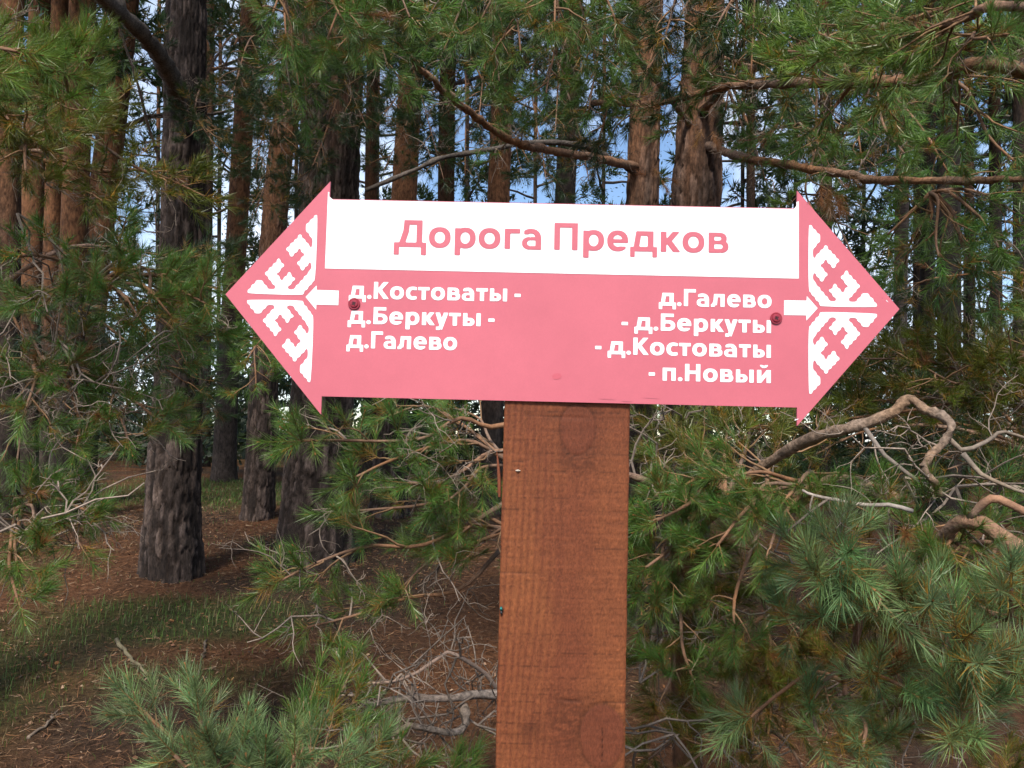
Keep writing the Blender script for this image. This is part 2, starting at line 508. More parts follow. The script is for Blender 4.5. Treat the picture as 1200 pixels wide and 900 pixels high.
# --- letters: unions of strokes as implicit fields, cap height 1, x-height .75
XH = 0.75
def glyph(ch, X, Y, s):
    h = 0.84 * s
    def bx(x0, y0, x1, y1): return np.maximum(np.maximum(x0 - X, X - x1), np.maximum(y0 - Y, Y - y1))
    def el(cx, cy, rx, ry, n=2.25): return ((np.abs((X - cx) / rx) ** n + np.abs((Y - cy) / ry) ** n) ** (1 / n) - 1) * min(rx, ry)
    def ob(ax, ay, bx_, by, w):
        L = math.hypot(bx_ - ax, by - ay); ux, uy = (bx_ - ax) / L, (by - ay) / L
        t = (X - ax) * ux + (Y - ay) * uy; d = np.abs(-(X - ax) * uy + (Y - ay) * ux)
        return np.maximum(d - w / 2, np.maximum(-t, t - L))
    U = lambda *a: np.minimum.reduce(a)
    S = lambda a, b: np.maximum(a, -b)
    I = lambda *a: np.maximum.reduce(a)
    def ring(w, y0, y1, sx=s, sy=h, x0=0.0): 
        cx, cy, rx, ry = x0 + w / 2, (y0 + y1) / 2, w / 2, (y1 - y0) / 2
        return S(el(cx, cy, rx, ry), el(cx, cy, rx - sx, ry - sy, 2.1))
    def rr(x0, y0, x1, y1):      # right end rounded
        r = min((y1 - y0) * 0.62, x1 - x0)
        return U(bx(x0, y0, x1 - r + 0.002, y1), I(el(x1 - r, (y0 + y1) / 2, r, (y1 - y0) / 2), x1 - r - X))
    def lr(x0, y0, x1, y1):
        r = min((y1 - y0) * 0.62, x1 - x0)
        return U(bx(x0 + r - 0.002, y0, x1, y1), I(el(x0 + r, (y0 + y1) / 2, r, (y1 - y0) / 2), X - x0 - r))
    o = 0.012
    if ch == 'о': return ring(.77, -o, XH + o), .77, .055, .055
    if ch == 'с':
        return S(ring(.78, -o, XH + o), I(bx(.36, h * .9, 2, XH - h * .9), el(.78, XH / 2, .42, .40)) if False else U(bx(.60, -.1, 2, XH + .1), I(bx(.45, h * 1.0, 2, XH - h * 1.0), .45 - X))), .60, .055, .04
    if ch == 'р': return U(bx(0, -.27, s, XH - .03), bx(0, .4, s, XH - .015), ring(.74, -o, XH + o)), .74, .09, .05
    if ch == 'г': return U(bx(0, 0, s, XH), bx(0, XH - h, .55, XH)), .55, .09, .02
    if ch == 'т': return U(bx(0, XH - h, .64, XH), bx(.32 - s / 2, 0, .32 + s / 2, XH)), .64, .03, .03
    if ch == 'п': return U(bx(0, 0, s, XH), bx(.70 - s, 0, .70, XH), bx(0, XH - h, .70, XH)), .70, .09, .09
    if ch == 'е':
        r = S(ring(.74, -o, XH + o), bx(.66, -.1, 2, .30))
        r = S(r, bx(.40, h, 2, .30))
        return U(r, I(bx(s * .6, .30, .735, .30 + h * .80), el(.37, XH / 2, .37, .387))), .74, .055, .05
    if ch == 'д':
        W = .95
        return U(bx(0, 0, W, h), bx(0, -.21, s * .82, h), bx(W - s * .82, -.21, W, h), bx(.82 - s, 0, .82, XH),
                 bx(.22, XH - h, .82, XH), I(ob(.32, XH + .1, .19, -.05, s * .95), bx(0, 0, W, XH))), W, .02, .03
    if ch == 'Д':
        W = 1.15
        return U(bx(0, 0, W, h), bx(0, -.29, s * .92, h), bx(W - s * .92, -.29, W, h), bx(1.0 - s, 0, 1.0, 1),
                 bx(.35, 1 - h, 1.0, 1), I(ob(.455, 1.02, .42, .55, s), bx(0, 0, W, 1)), I(ob(.425, .6, .24, -.03, s), bx(0, 0, W, 1))), W, .02, .03
    if ch == 'П': return U(bx(0, 0, s, 1), bx(.83 - s, 0, .83, 1), bx(0, 1 - h, .83, 1)), .83, .10, .10
    if ch == 'Н': return U(bx(0, 0, s, 1), bx(.82 - s, 0, .82, 1), bx(0, .5 - h / 2 + .02, .82, .5 + h / 2 + .02)), .82, .10, .10
    if ch == 'Г': return U(bx(0, 0, s, 1), bx(0, 1 - h, .66, 1)), .66, .10, .01
    if ch in 'кК':
        t = XH if ch == 'к' else 1.0; W = .70 if ch == 'к' else .84
        return U(bx(0, 0, s, t), I(bx(s * .8, 0, W + .1, t), U(ob(s + .02, t * .47, W - s * .45, t + .08, s * .95), ob(s + .03, t * .60, W - s * .35, -.08, s * 1.02)))), W, .09, .01
    if ch == 'в':
        mid = .39
        return S(S(U(rr(0, mid - h * .5, .64, XH), rr(0, 0, .70, mid + h * .45)), rr(s, mid + h * .38, .64 - s * .95, XH - h * .85)), rr(s, h * .85, .70 - s, mid - h * .38)), .70, .09, .05
    if ch == 'Б': return S(U(bx(0, 0, s, 1), bx(0, 1 - h, .68, 1), rr(0, 0, .76, .62)), rr(s, h, .76 - s, .62 - h)), .76, .10, .05
    if ch == 'ы':
        return U(S(U(bx(0, 0, s, XH), rr(0, 0, .62, .48)), rr(s, h * .85, .62 - s, .48 - h * .85)), bx(.72, 0, .72 + s, XH)), .72 + s, .09, .09
    if ch == 'а':
        W = .68
        top = I(ring(.72, .0, XH + o, s, h, -.04), U(bx(.30, .42, W, 2), bx(.07, .55, 2, 2)))
        return U(top, bx(W - s, 0, W, .46), S(lr(0, -o, W, .46), lr(s * .9, h * .72, W - s, .46 - h * .72))), W, .045, .085
    if ch == 'л':
        W = .76
        return U(bx(W - s, 0, W, XH), bx(.17, XH - h, W, XH), I(ob(.285, XH + .05, .225, .10, s * .95), bx(0, 0, W, XH)), I(ob(.25, .3, .10, .03, s * .9), bx(0, -.01, W, XH)), bx(0, -.01, .12, h * .75)), W, .02, .09
    if ch == 'у':
        return U(I(U(ob(s * .45, XH + .06, .36, -.02, s), ob(.70 - s * .45, XH + .06, .27, -.22, s)), bx(-.1, -.28, .8, XH)), bx(.05, -.27, .26, -.27 + h)), .70, .01, .01
    if ch == 'й':
        br = I(S(el(.37, 1.06, .22, .20, 2), el(.37, 1.06, .22 - s * .62, .20 - h * .72, 2)), Y - 1.04)
        return U(bx(0, 0, s, XH), bx(.74 - s, 0, .74, XH), I(ob(s * .35, -.02, .74 - s * .35, XH + .02, s * .9), bx(0, 0, .74, XH)), br), .74, .09, .09
    if ch == '.': return el(.125, .105, .125, .12, 2), .25, .03, .03
    if ch == '-': return bx(0, .27, .34, .27 + h), .34, .05, .05
    return None, .27, 0, 0

def text_mesh(acc, text, a, b, cap, s, off):
    """text from point a to point b (sign coordinates of the baseline ends), cap height in metres"""
    h = 1 / 34.0
    xs, x = [], 0.0
    dummy = np.zeros((2, 2))
    first = True
    for ch in text:
        _, w, l, r = glyph(ch, dummy, dummy, s)
        x += 0 if first else l
        xs.append(x); x += w + r; last_r = r; first = False
    total = x - last_r
    a, b = np.asarray(a), np.asarray(b)
    L = np.linalg.norm(b - a); dx = (b - a) / L; dy = np.array([-dx[1], dx[0]])
    kx = L / total
    for ch, gx in zip(text, xs):
        if ch == ' ': continue
        gxs = np.arange(-.12, 1.4, h); gys = np.arange(-.36, 1.16, h)
        X, Y = np.meshgrid(gxs, gys)
        f, *_ = glyph(ch, X, Y, s)
        f = np.where(np.abs(f) < 1e-6, -1e-6, f)
        field_mesh(acc, f, gxs[0], gys[0], h, lambda P: sign_pt(a + ((P[:, :1] + gx) * kx) * dx + (P[:, 1:2] * cap) * dy, off))

def build_signpost():
    base = (SX, SY + 0.1, float(ground_z(SX, SY + 0.1)))
    root = empty("signpost", base, "pink two-way arrow sign with white Cyrillic lettering on a brown wooden post", "signpost")
    # --- board (sheet 4 mm with a tiny rounded notch)
    def outline():
        pts = []
        for sgn in (1,):
            pass
        n = 0.005
        R = [(HW, Z_TOP), (HW, Z_BT + n), (HW - n * .3, Z_BT + n * .3), (HW - n, Z_BT)]
        pts = [(HW, Z_BOT), (HW + TIP, Z_TIP)] + R
        pts += [(-HW + n, Z_BT), (-HW + n * .3, Z_BT + n * .3), (-HW, Z_BT + n), (-HW, Z_TOP), (-HW - TIP, Z_TIP), (-HW, Z_BOT), (-HW, Z_BB), (HW, Z_BB)]
        return pts
    acc = Acc()
    fill_poly(acc, outline(), 0.0, thick=0.004)
    board = acc.build("sign_board", M_PINK, root)
    # --- white band
    acc = Acc()
    xl, xr = sign_uv(381, 312)[0], sign_uv(936, 325)[0]
    zb = (sign_uv(600, 319.3)[1])
    n = 0.004
    zl = sign_uv(384, 225)[1]; zr = sign_uv(936, 236)[1]
    fill_poly(acc, [(xl, zb), (xr, zb), (xr, zr), (HW - .0012, zr - .001), (HW - .0012, Z_BT + n), (HW - n - .0012, Z_BT - .0012), (-HW + n + .0012, Z_BT - .0012),
                    (-HW - .0008, Z_BT + n), (-HW - .0008, zl), (xl, zl)], 0.0005)
    acc.build("white_band", M_WHITE, board)
    # --- lettering
    def line(name, txt, pa, pb, cap_px, s, mat, off):
        acc = Acc(); text_mesh(acc, txt, sign_uv(*pa), sign_uv(*pb), cap_px * 1.310e-3, s, off)
        return acc.build(name, mat, board)
    line("title_lettering", "Дорога Предков", (461.5, 289.3), (853.5, 296.8), 32.6, .205, M_PINK, 0.0010)
    S2 = .230
    line("lettering", "д.Костоваты -", (408.8, 349.6), (610, 353.6), 20.3, S2, M_WHITE, 0.0005)
    line("lettering", "д.Беркуты -", (407.4, 379.2), (579.4, 382.6), 20.3, S2, M_WHITE, 0.0005)
    line("lettering", "д.Галево", (406, 407.6), (535.4, 410.4), 20.3, S2, M_WHITE, 0.0005)
    line("lettering", "д.Галево", (772, 358.0), (904, 361.0), 20.3, S2, M_WHITE, 0.0005)
    line("lettering", "- д.Беркуты", (728.2, 386.4), (903.4, 390.4), 20.3, S2, M_WHITE, 0.0005)
    line("lettering", "- д.Костоваты", (697.2, 414.6), (903.2, 419.4), 20.3, S2, M_WHITE, 0.0005)
    line("lettering", "- п.Новый", (760, 445.6), (903.2, 449.0), 20.3, S2, M_WHITE, 0.0005)
    # --- folk ornament, traced once and mirrored four ways
    orn = [(60,80),(78,70),(95,80),(100,105),(130,118),(140,148),(170,160),(172,200),(168,238),(140,250),(132,280),(105,298),(100,335),(105,380),(118,390),(130,375),(140,350),(165,340),(175,312),(205,300),(210,272),(228,265),(245,280),(247,308),(278,318),(283,345),(315,355),(322,385),(352,400),(355,425),(325,440),(318,475),(300,487),(280,475),(275,450),(245,440),(238,412),(225,402),(212,412),(207,435),(178,450),(175,468),(205,488),(212,518),(240,532),(243,555),(215,572),(207,600),(190,617),(170,605),(165,580),(138,568),(130,540),(118,530),(103,548),(100,590),(130,625),(140,655),(170,670),(175,700),(205,715),(215,745),(245,760),(250,785),(275,803),(310,803),(325,790),(320,770),(292,755),(285,725),(258,710),(255,690),(290,680),(298,645),(315,632),(330,645),(335,670),(365,685),(372,710),(388,718),(405,705),(408,680),(435,665),(438,655),(408,635),(398,600),(370,585),(370,560),(400,548),(408,520),(425,505),(440,520),(445,548),(475,558),(483,590),(515,600),(520,630),(550,645),(552,670),(522,685),(515,715),(487,728),(478,758),(450,770),(445,790),(458,808),(520,808),(530,775),(560,762),(570,730),(605,724),(638,730),(647,762),(678,772),(685,805),(712,822),(718,845),(705,860),(180,853),(165,835),(160,808),(128,792),(122,762),(92,745),(85,720),(58,700)]
    uv = np.array([sign_uv(940 + x / 8.18, 255 + y / 8.18) for x, y in orn])
    # square up: left side vertical, bottom side horizontal and clear of the axis
    for _ in range(2):                                            # Chaikin rounding
        nxt = np.roll(uv, -1, 0)
        uv = np.stack([uv * .75 + nxt * .25, uv * .25 + nxt * .75], 1).reshape(-1, 2)
    zax = .5 * (sign_uv(300, 347.0)[1] + sign_uv(1000, 363.9)[1])
    for mx in (1, -1):
        for mz in (1, -1):
            w = uv.copy(); w[:, 0] *= mx; w[:, 1] = zax + mz * (w[:, 1] - zax)
            acc = Acc(); fill_poly(acc, w, 0.0005); acc.build("ornament", M_WHITE, board)
    # --- small arrows
    ar = [sign_uv(*p) for p in ((918.8, 352), (945, 352.3), (945.4, 347), (958, 361.2), (944.8, 375.8), (944.7, 369.6), (918.6, 369.2))]
    ar = np.array(ar)
    for mx in (1, -1):
        w = ar.copy(); w[:, 0] *= mx
        acc = Acc(); fill_poly(acc, w, 0.0005); acc.build("arrow", M_WHITE, board)
    # --- scuffs on the film
    m_sc = mat_paint("scuffed_film", (.42, .10, .13), .5)
    def scuff(acc, pa, pb, w):
        a, b = sign_uv(*pa), sign_uv(*pb); d = (b - a) / np.linalg.norm(b - a); e = np.array([-d[1], d[0]]) * w
        m1, m2 = a + (b - a) * .3, a + (b - a) * .75
        fill_poly(acc, [a, m1 - e, m2 - e * .6, b, m2 + e * .5, m1 + e], 0.0004)
    for q in (((700, 467.2), (724, 468.6), .0006), ((728, 470.2), (742, 470.8), .0007), ((752, 466), (775, 467.5), .0004), ((945, 240), (949, 236.5), .0008), ((1033, 349), (1034.6, 349.6), .0008)):
        acc = Acc(); scuff(acc, *q); acc.build("scuff", m_sc, board)
    for q in (((930.5, 492.5), (936.5, 490.6), .0007), ((1038, 351.5), (1041, 354.5), .0005)):
        acc = Acc(); scuff(acc, *q); acc.build("scuff", M_WHITE, board)
    th = np.arange(14) * 2 * math.pi / 14
    sm = sign_uv(652.5, 441) + np.stack([np.cos(th) * .0065, np.sin(th) * .0055], 1) * (1 + .14 * np.sin(2 * th + 1))[:, None]
    acc = Acc(); fill_poly(acc, sm, .0004); acc.build("smudge", mat_paint("smudged_film", tuple(np.array(PINK) * [.97, .82, .84])), board)
    # --- screws: pan head with washer flange and a cross recess
    for px, py in ((415.2, 356.2), (909.2, 373.2)):
        c = sign_uv(px, py)
        prof = [(0.0086, 0.0), (0.0086, 0.0008), (0.0080, 0.0014), (0.0064, 0.0012), (0.0060, 0.0011), (0.0057, 0.0024), (0.0048, 0.0031), (0.0026, 0.0034)]
        acc = Acc(); k = 24
        th = np.arange(k) * 2 * math.pi / k
        V = np.vstack([sign_pt(np.stack([c[0] + r * 1.08 * np.cos(th), c[1] + r * 1.08 * np.sin(th)], 1), z + 0.0012) for r, z in prof])
        i = np.arange(len(prof) - 1)[:, None] * k; j = np.arange(k)[None, :]; l = (j + 1) % k
        q = np.stack([i + j, i + l, i + k + l, i + k + j], -1).reshape(-1, 4)
        # recess: centre lower than the rim of the head
        V = np.vstack([V, sign_pt(c, 0.0026)])
        t = [(len(prof) * k - k + a, len(prof) * k - k + (a + 1) % k, len(V) - 1) for a in range(k)]
        acc.add(V, t, q)
        sc = acc.build("screw", M_SCREW, root)
        acc = Acc()
        for ang in (0.5, 0.5 + math.pi / 2):
            d = np.array([math.cos(ang), math.sin(ang)]); e = np.array([-d[1], d[0]])
            P = np.array([c + d * 0.0034 + e * 0.0008, c - d * 0.0034 + e * 0.0008, c - d * 0.0034 - e * 0.0008, c + d * 0.0034 - e * 0.0008])
            acc.add(np.vstack([sign_pt(P, 0.0047 + 0.0003 * (ang > 1)), sign_pt(P, 0.002)]), None, [(3, 2, 1, 0), (0, 1, 5, 4), (1, 2, 6, 5), (2, 3, 7, 6), (3, 0, 4, 7)])
        acc.build("cross_recess", mat_paint("screw_recess", (0.05, 0.015, 0.02), 0.6), sc)
    # --- post: rough-sawn squared timber, front face finely modelled
    m, nt, b = mat_base("stained_rough_sawn_wood")
    a = attr_node(nt)
    n1 = noise_node(nt, 420, 4, 0.7, stretch=(1, 1, 0.45))
    s = mul_noise(nt, a.outputs["Color"], n1, 0.72, 1.32)
    nt.links.new(s, b.inputs["Base Color"])
    b.inputs["Roughness"].default_value = 0.72
    b.inputs["Specular IOR Level"].default_value = 0.25
    bump(nt, b, n1.outputs["Fac"], 0.55, 0.0012)
    px0, px1 = SX - 0.0843, SX + 0.1126
    yf = SY + 0.0065
    yb = yf + 0.19
    ztop = SZ + 0.335
    zb0 = float(ground_z(SX, 1.3)) - 0.25
    zlow = 1.5 - 0.62
    zs = np.concatenate([np.linspace(zb0, zlow, 60)[:-1], np.linspace(zlow, ztop, 420)])
    nf = 100
    xs = np.linspace(0, 1, nf)
    X, Z = np.meshgrid(px0 + xs * (px1 - px0), zs)
    # knots (x, z, rx, rz)
    def wpt(px, py):
        d = FWD + RIGHT * (px - 600.0) / F_PX - UPV * (py - 450.0) / F_PX
        p = CAM + d * (yf - CAM[1]) / d[1]
        return p[0], p[2]
    knots = [(*wpt(677, 503), 0.0275, 0.040), (*wpt(706, 863), 0.034, 0.049)]
    gx = X.copy()
    kd = np.full_like(X, 9.0); kmask = np.zeros_like(X); krim = np.zeros_like(X); halo = np.zeros_like(X)
    for kx, kz, rx, rz in knots:
        wob = 1 + 0.10 * (vnoise((X) * 60, Z * 40, 3.3) - .5)
        d = np.sqrt(((X - kx) / rx) ** 2 + ((Z - kz) / rz) ** 2) * wob
        kd = np.minimum(kd, d)
        kmask = np.maximum(kmask, 1 - sstep(0.93, 1.0, d))
        krim = np.maximum(krim, np.exp(-((d - 1.0) / 0.07) ** 2))
        halo = np.maximum(halo, np.exp(-np.clip(d - 1, 0, 9) ** 2 / 0.35) * (d > 0.97))
        ds = np.sqrt(((X - kx) / rx) ** 2 + ((Z - kz) / (rz * 2.6)) ** 2)
        gx = gx - np.sign(X - kx) * 0.030 * np.exp(-ds ** 2 / 2.2) * 1.0
    # cathedral grain: rings of a slightly tilted cone
    yy = (gx - (px0 + 0.135)) * 1.0
    rad = np.sqrt(yy ** 2 + (0.05 + 0.05 * (Z - 1.0)) ** 2) + 0.05 * fbm(X * 4, Z * 1.3, 0.7, 3) + .003 * fbm(X * 60, Z * 8, .2, 2)
    ring = 0.5 + 0.5 * np.sin(rad * 2 * math.pi / 0.0078)
    ring = ring ** 2.2 * (0.25 + .75 * sstep(.35, .6, fbm(X * 14, Z * 3, 3.9, 3)))
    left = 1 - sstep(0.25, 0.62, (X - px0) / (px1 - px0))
    grain = fbm(X * 330, Z * 16, 1.1, 3)
    saw = .6 * fbm(Z * 260, X * 14, 5.1, 2) + .4 * fbm(Z * 520, X * 30, 1.1, 2)                                # saw marks run across
    saw_line = sstep(0.86, 0.93, vnoise(Z * 150 + 0.5 * np.sin(X * 8), X * 3, 9.2)) * sstep(.3, .7, vnoise(X * 30, Z * 80, 2.2))
    fuzz = fbm(X * 420, Z * 420, 8.8, 2)
    big = fbm(X * 11, Z * 4.5, 6.0, 4)
    base = np.array([0.138, 0.0375, 0.0150]); light = np.array([0.225, 0.072, 0.0235]); dk = np.array([0.090, 0.030, 0.015]); kn = np.array([0.122, 0.0325, 0.014])
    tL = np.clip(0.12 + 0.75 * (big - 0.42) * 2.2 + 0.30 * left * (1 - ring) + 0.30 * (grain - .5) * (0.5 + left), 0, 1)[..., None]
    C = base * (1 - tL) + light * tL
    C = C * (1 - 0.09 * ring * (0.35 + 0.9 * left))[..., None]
    C = C * (0.80 + 0.40 * saw)[..., None] * (0.74 + 0.52 * fuzz)[..., None]
    C = C * (1 - 0.42 * saw_line * (1 - .6 * kmask))[..., None]
    zz = Z / 0.0148 + 0.9 * (vnoise(Z * 40, Z * 0, .3) - .5) + .12 * (vnoise(X * 20, Z * 9, 4.1) - .5)
    kerf = np.exp(-((zz - np.round(zz)) / .055) ** 2) * sstep(.40, .62, vnoise(X * 170, np.round(zz) * 7.3, 6.6)) * sstep(.25, .6, vnoise(X * 9, np.round(zz) * 3.1, 1.6))
    C = C * (1 - .45 * kerf)[..., None]
    pale = sstep(.80, .90, vnoise(X * 130, Z * 210, 3.9)) * sstep(.5, .7, big)
    C = C * (1 + .7 * pale)[..., None]
    smear = np.exp(-(((X - knots[1][0] + .055) / .032) ** 2 + ((Z - knots[1][1] - .02) / .045) ** 2)) + np.exp(-(((X - knots[0][0] - .004) / .035) ** 2 + ((Z - knots[0][1] + .05) / .018) ** 2))
    C = C * (1 - .38 * smear * sstep(.35, .6, fbm(X * 120, Z * 380, 7.2, 2)))[..., None]
    k = kmask[..., None]
    C = C * (1 - k) + kn * (0.80 + 0.34 * fbm(X * 30, Z * 90, 4.4, 3) + .04 * np.sin(kd * 22))[..., None] * k
    C = C * (1 - 0.28 * krim)[..., None] * (1 - 0.12 * halo)[..., None]
    # check crack in the lower knot
    kx, kz, rx, rz = knots[1]
    crack = np.exp(-((X - kx - 0.001 * np.sin(Z * 300)) / 0.0009) ** 2) * ((Z < kz + rz * .25) & (Z > kz - rz * .75))
    C = C * (1 - 0.75 * crack)[..., None]
    # dark weathered stain low on the left
    sx, sz = wpt(622, 855)
    st = np.exp(-(((X - sx) / .018) ** 2 + ((Z - sz) / .012) ** 2)) * fbm(X * 60, Z * 60, 2, 3)
    C = C * (1 - .7 * st)[..., None]
    # wane: edges slightly soft and chipped
    edge = np.minimum(X - px0, px1 - X)
    chip = 0.0035 * np.exp(-edge / 0.0022) * (0.5 + 1.2 * fbm(Z * 25, X * 3, 7.7, 3))
    disp = 0.0007 * (saw - .5) + 0.0005 * (fuzz - .5) * (1 - .7 * kmask) + 0.0004 * (grain - .5) - 0.0008 * saw_line - 0.0006 * krim - 0.002 * crack - 0.0006 * ring * left - chip
    Y = yf - disp - 0.0007
    xw = X + np.where(xs[None, :] < 0.5, 1, -1) * 0.0022 * np.exp(-edge / 0.002) * (fbm(Z * 18, Z * 0 + 3.3 * np.sign(xs - .5)[None, :], 2.7, 4))
    ny = len(zs)
    i = np.arange(ny - 1)[:, None] * nf; j = np.arange(nf - 1)[None, :]
    q = np.stack([i + j, i + j + 1, i + nf + j + 1, i + nf + j], -1).reshape(-1, 4)
    acc = Acc()
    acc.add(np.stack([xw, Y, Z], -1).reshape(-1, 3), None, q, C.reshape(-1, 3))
    # sides, back and top
    L = np.arange(ny)
    for col_i, inward in ((0, 0), (nf - 1, 1)):
        vf = np.stack([xw[:, col_i], Y[:, col_i], zs], 1); vb = vf.copy(); vb[:, 1] = yb
        qq = np.stack([L[:-1], L[:-1] + ny, L[1:] + ny, L[1:]], 1)
        if inward: qq = qq[:, ::-1]
        acc.add(np.vstack([vf, vb]), None, qq[:, ::-1], np.vstack([C[:, col_i], C[:, col_i]]))
    acc.add([(px0, yb, zb0), (px1, yb, zb0), (px1, yb, ztop), (px0, yb, ztop)], None, [(1, 0, 3, 2)], base)
    acc.add([(px0, yf, ztop), (px1, yf, ztop), (px1, yb, ztop), (px0, yb, ztop)], None, [(0, 1, 2, 3)], dk)
    post = acc.build("post", m, root, smooth=True)
    # lifted splinter on the left edge
    acc = Acc()
    x, z = wpt(583, 548)
    p = catmull([(x + .004, yf + .006, z - .045), (x + .003, yf + .004, z - .02), (x + .0005, yf + .002, z + .008), (x - .002, yf + .001, z + .026)], 9)
    tube(acc, p, np.array([.0022, .003, .0032, .003, .0026, .002, .0016, .001, .0004]), 5, (0.17, .05, .022))
    acc.build("splinter", m, post)
    # pale chip of wood
    acc = Acc(); x, z = wpt(607, 551.5)
    tube(acc, [(x - .0035, yf - .002, z), (x, yf - .0028, z + .0004), (x + .0035, yf - .002, z)], [.0008, .0017, .0008], 6, (.5, .42, .33))
    acc.build("wood_chip", m, post)
    # --- metallic green fly on the post
    x, z = wpt(587.3, 715)
    y = yf - .0022
    fly = empty("fly", (x, y, z), "tiny metallic green fly sitting near the left edge of the wooden post", "insect")
    mg, ntg, bg = mat_base("green_fly_shell"); bg.inputs["Base Color"].default_value = (.02, .16, .14, 1); bg.inputs["Metallic"].default_value = .7; bg.inputs["Roughness"].default_value = .3
    mk, ntk, bk = mat_base("dark_insect"); bk.inputs["Base Color"].default_value = (.012, .012, .014, 1); bk.inputs["Roughness"].default_value = .4
    acc = Acc(); tube(acc, [(x, y, z + .0058), (x, y - .001, z + .004), (x + .0002, y - .0016, z + .0014), (x + .0003, y - .0012, z - .001)], [.0012, .0022, .0024, .0014], 8)
    acc.build("thorax", mg, fly, True)
    acc = Acc(); tube(acc, [(x + .0003, y - .0012, z - .0008), (x + .0004, y - .0014, z - .003), (x + .0006, y - .001, z - .0062)], [.0013, .0022, .0006], 8)
    acc.build("abdomen", mk, fly, True)
    acc = Acc()
    for sg in (-1, 1):
        for dz in (.003, .0012, -.0006):
            tube(acc, [(x + sg * .001, y, z + dz), (x + sg * .003, y - .0006, z + dz + .0004), (x + sg * .0042, y + .0016, z + dz - .0012)], .00025, 4)
    acc.build("legs", mk, fly)
build_signpost()
# ------------------------------------------------------------------ trunks
def plates(u, v, nu, seed):
    """stretched cellular bark: returns F2-F1 and a random value per plate; u is periodic in nu cells"""
    r = np.random.default_rng(seed)
    JX, JY, RV = r.random((nu, 256)), r.random((nu, 256)), r.random((nu, 256))
    iu, iv = np.floor(u).astype(int), np.floor(v).astype(int)
    f1 = np.full(u.shape, 9.0); f2 = f1.copy(); val = np.zeros(u.shape)
    for a in (-1, 0, 1):
        for b in (-1, 0, 1):
            cu, cv = iu + a, iv + b
            k, l = cu % nu, cv % 256
            d = np.hypot(u - (cu + .15 + .7 * JX[k, l]), v - (cv + .15 + .7 * JY[k, l]))
            c = d < f1
            f2 = np.where(c, f1, np.minimum(f2, d)); val = np.where(c, RV[k, l], val); f1 = np.where(c, d, f1)
    return f2 - f1, val

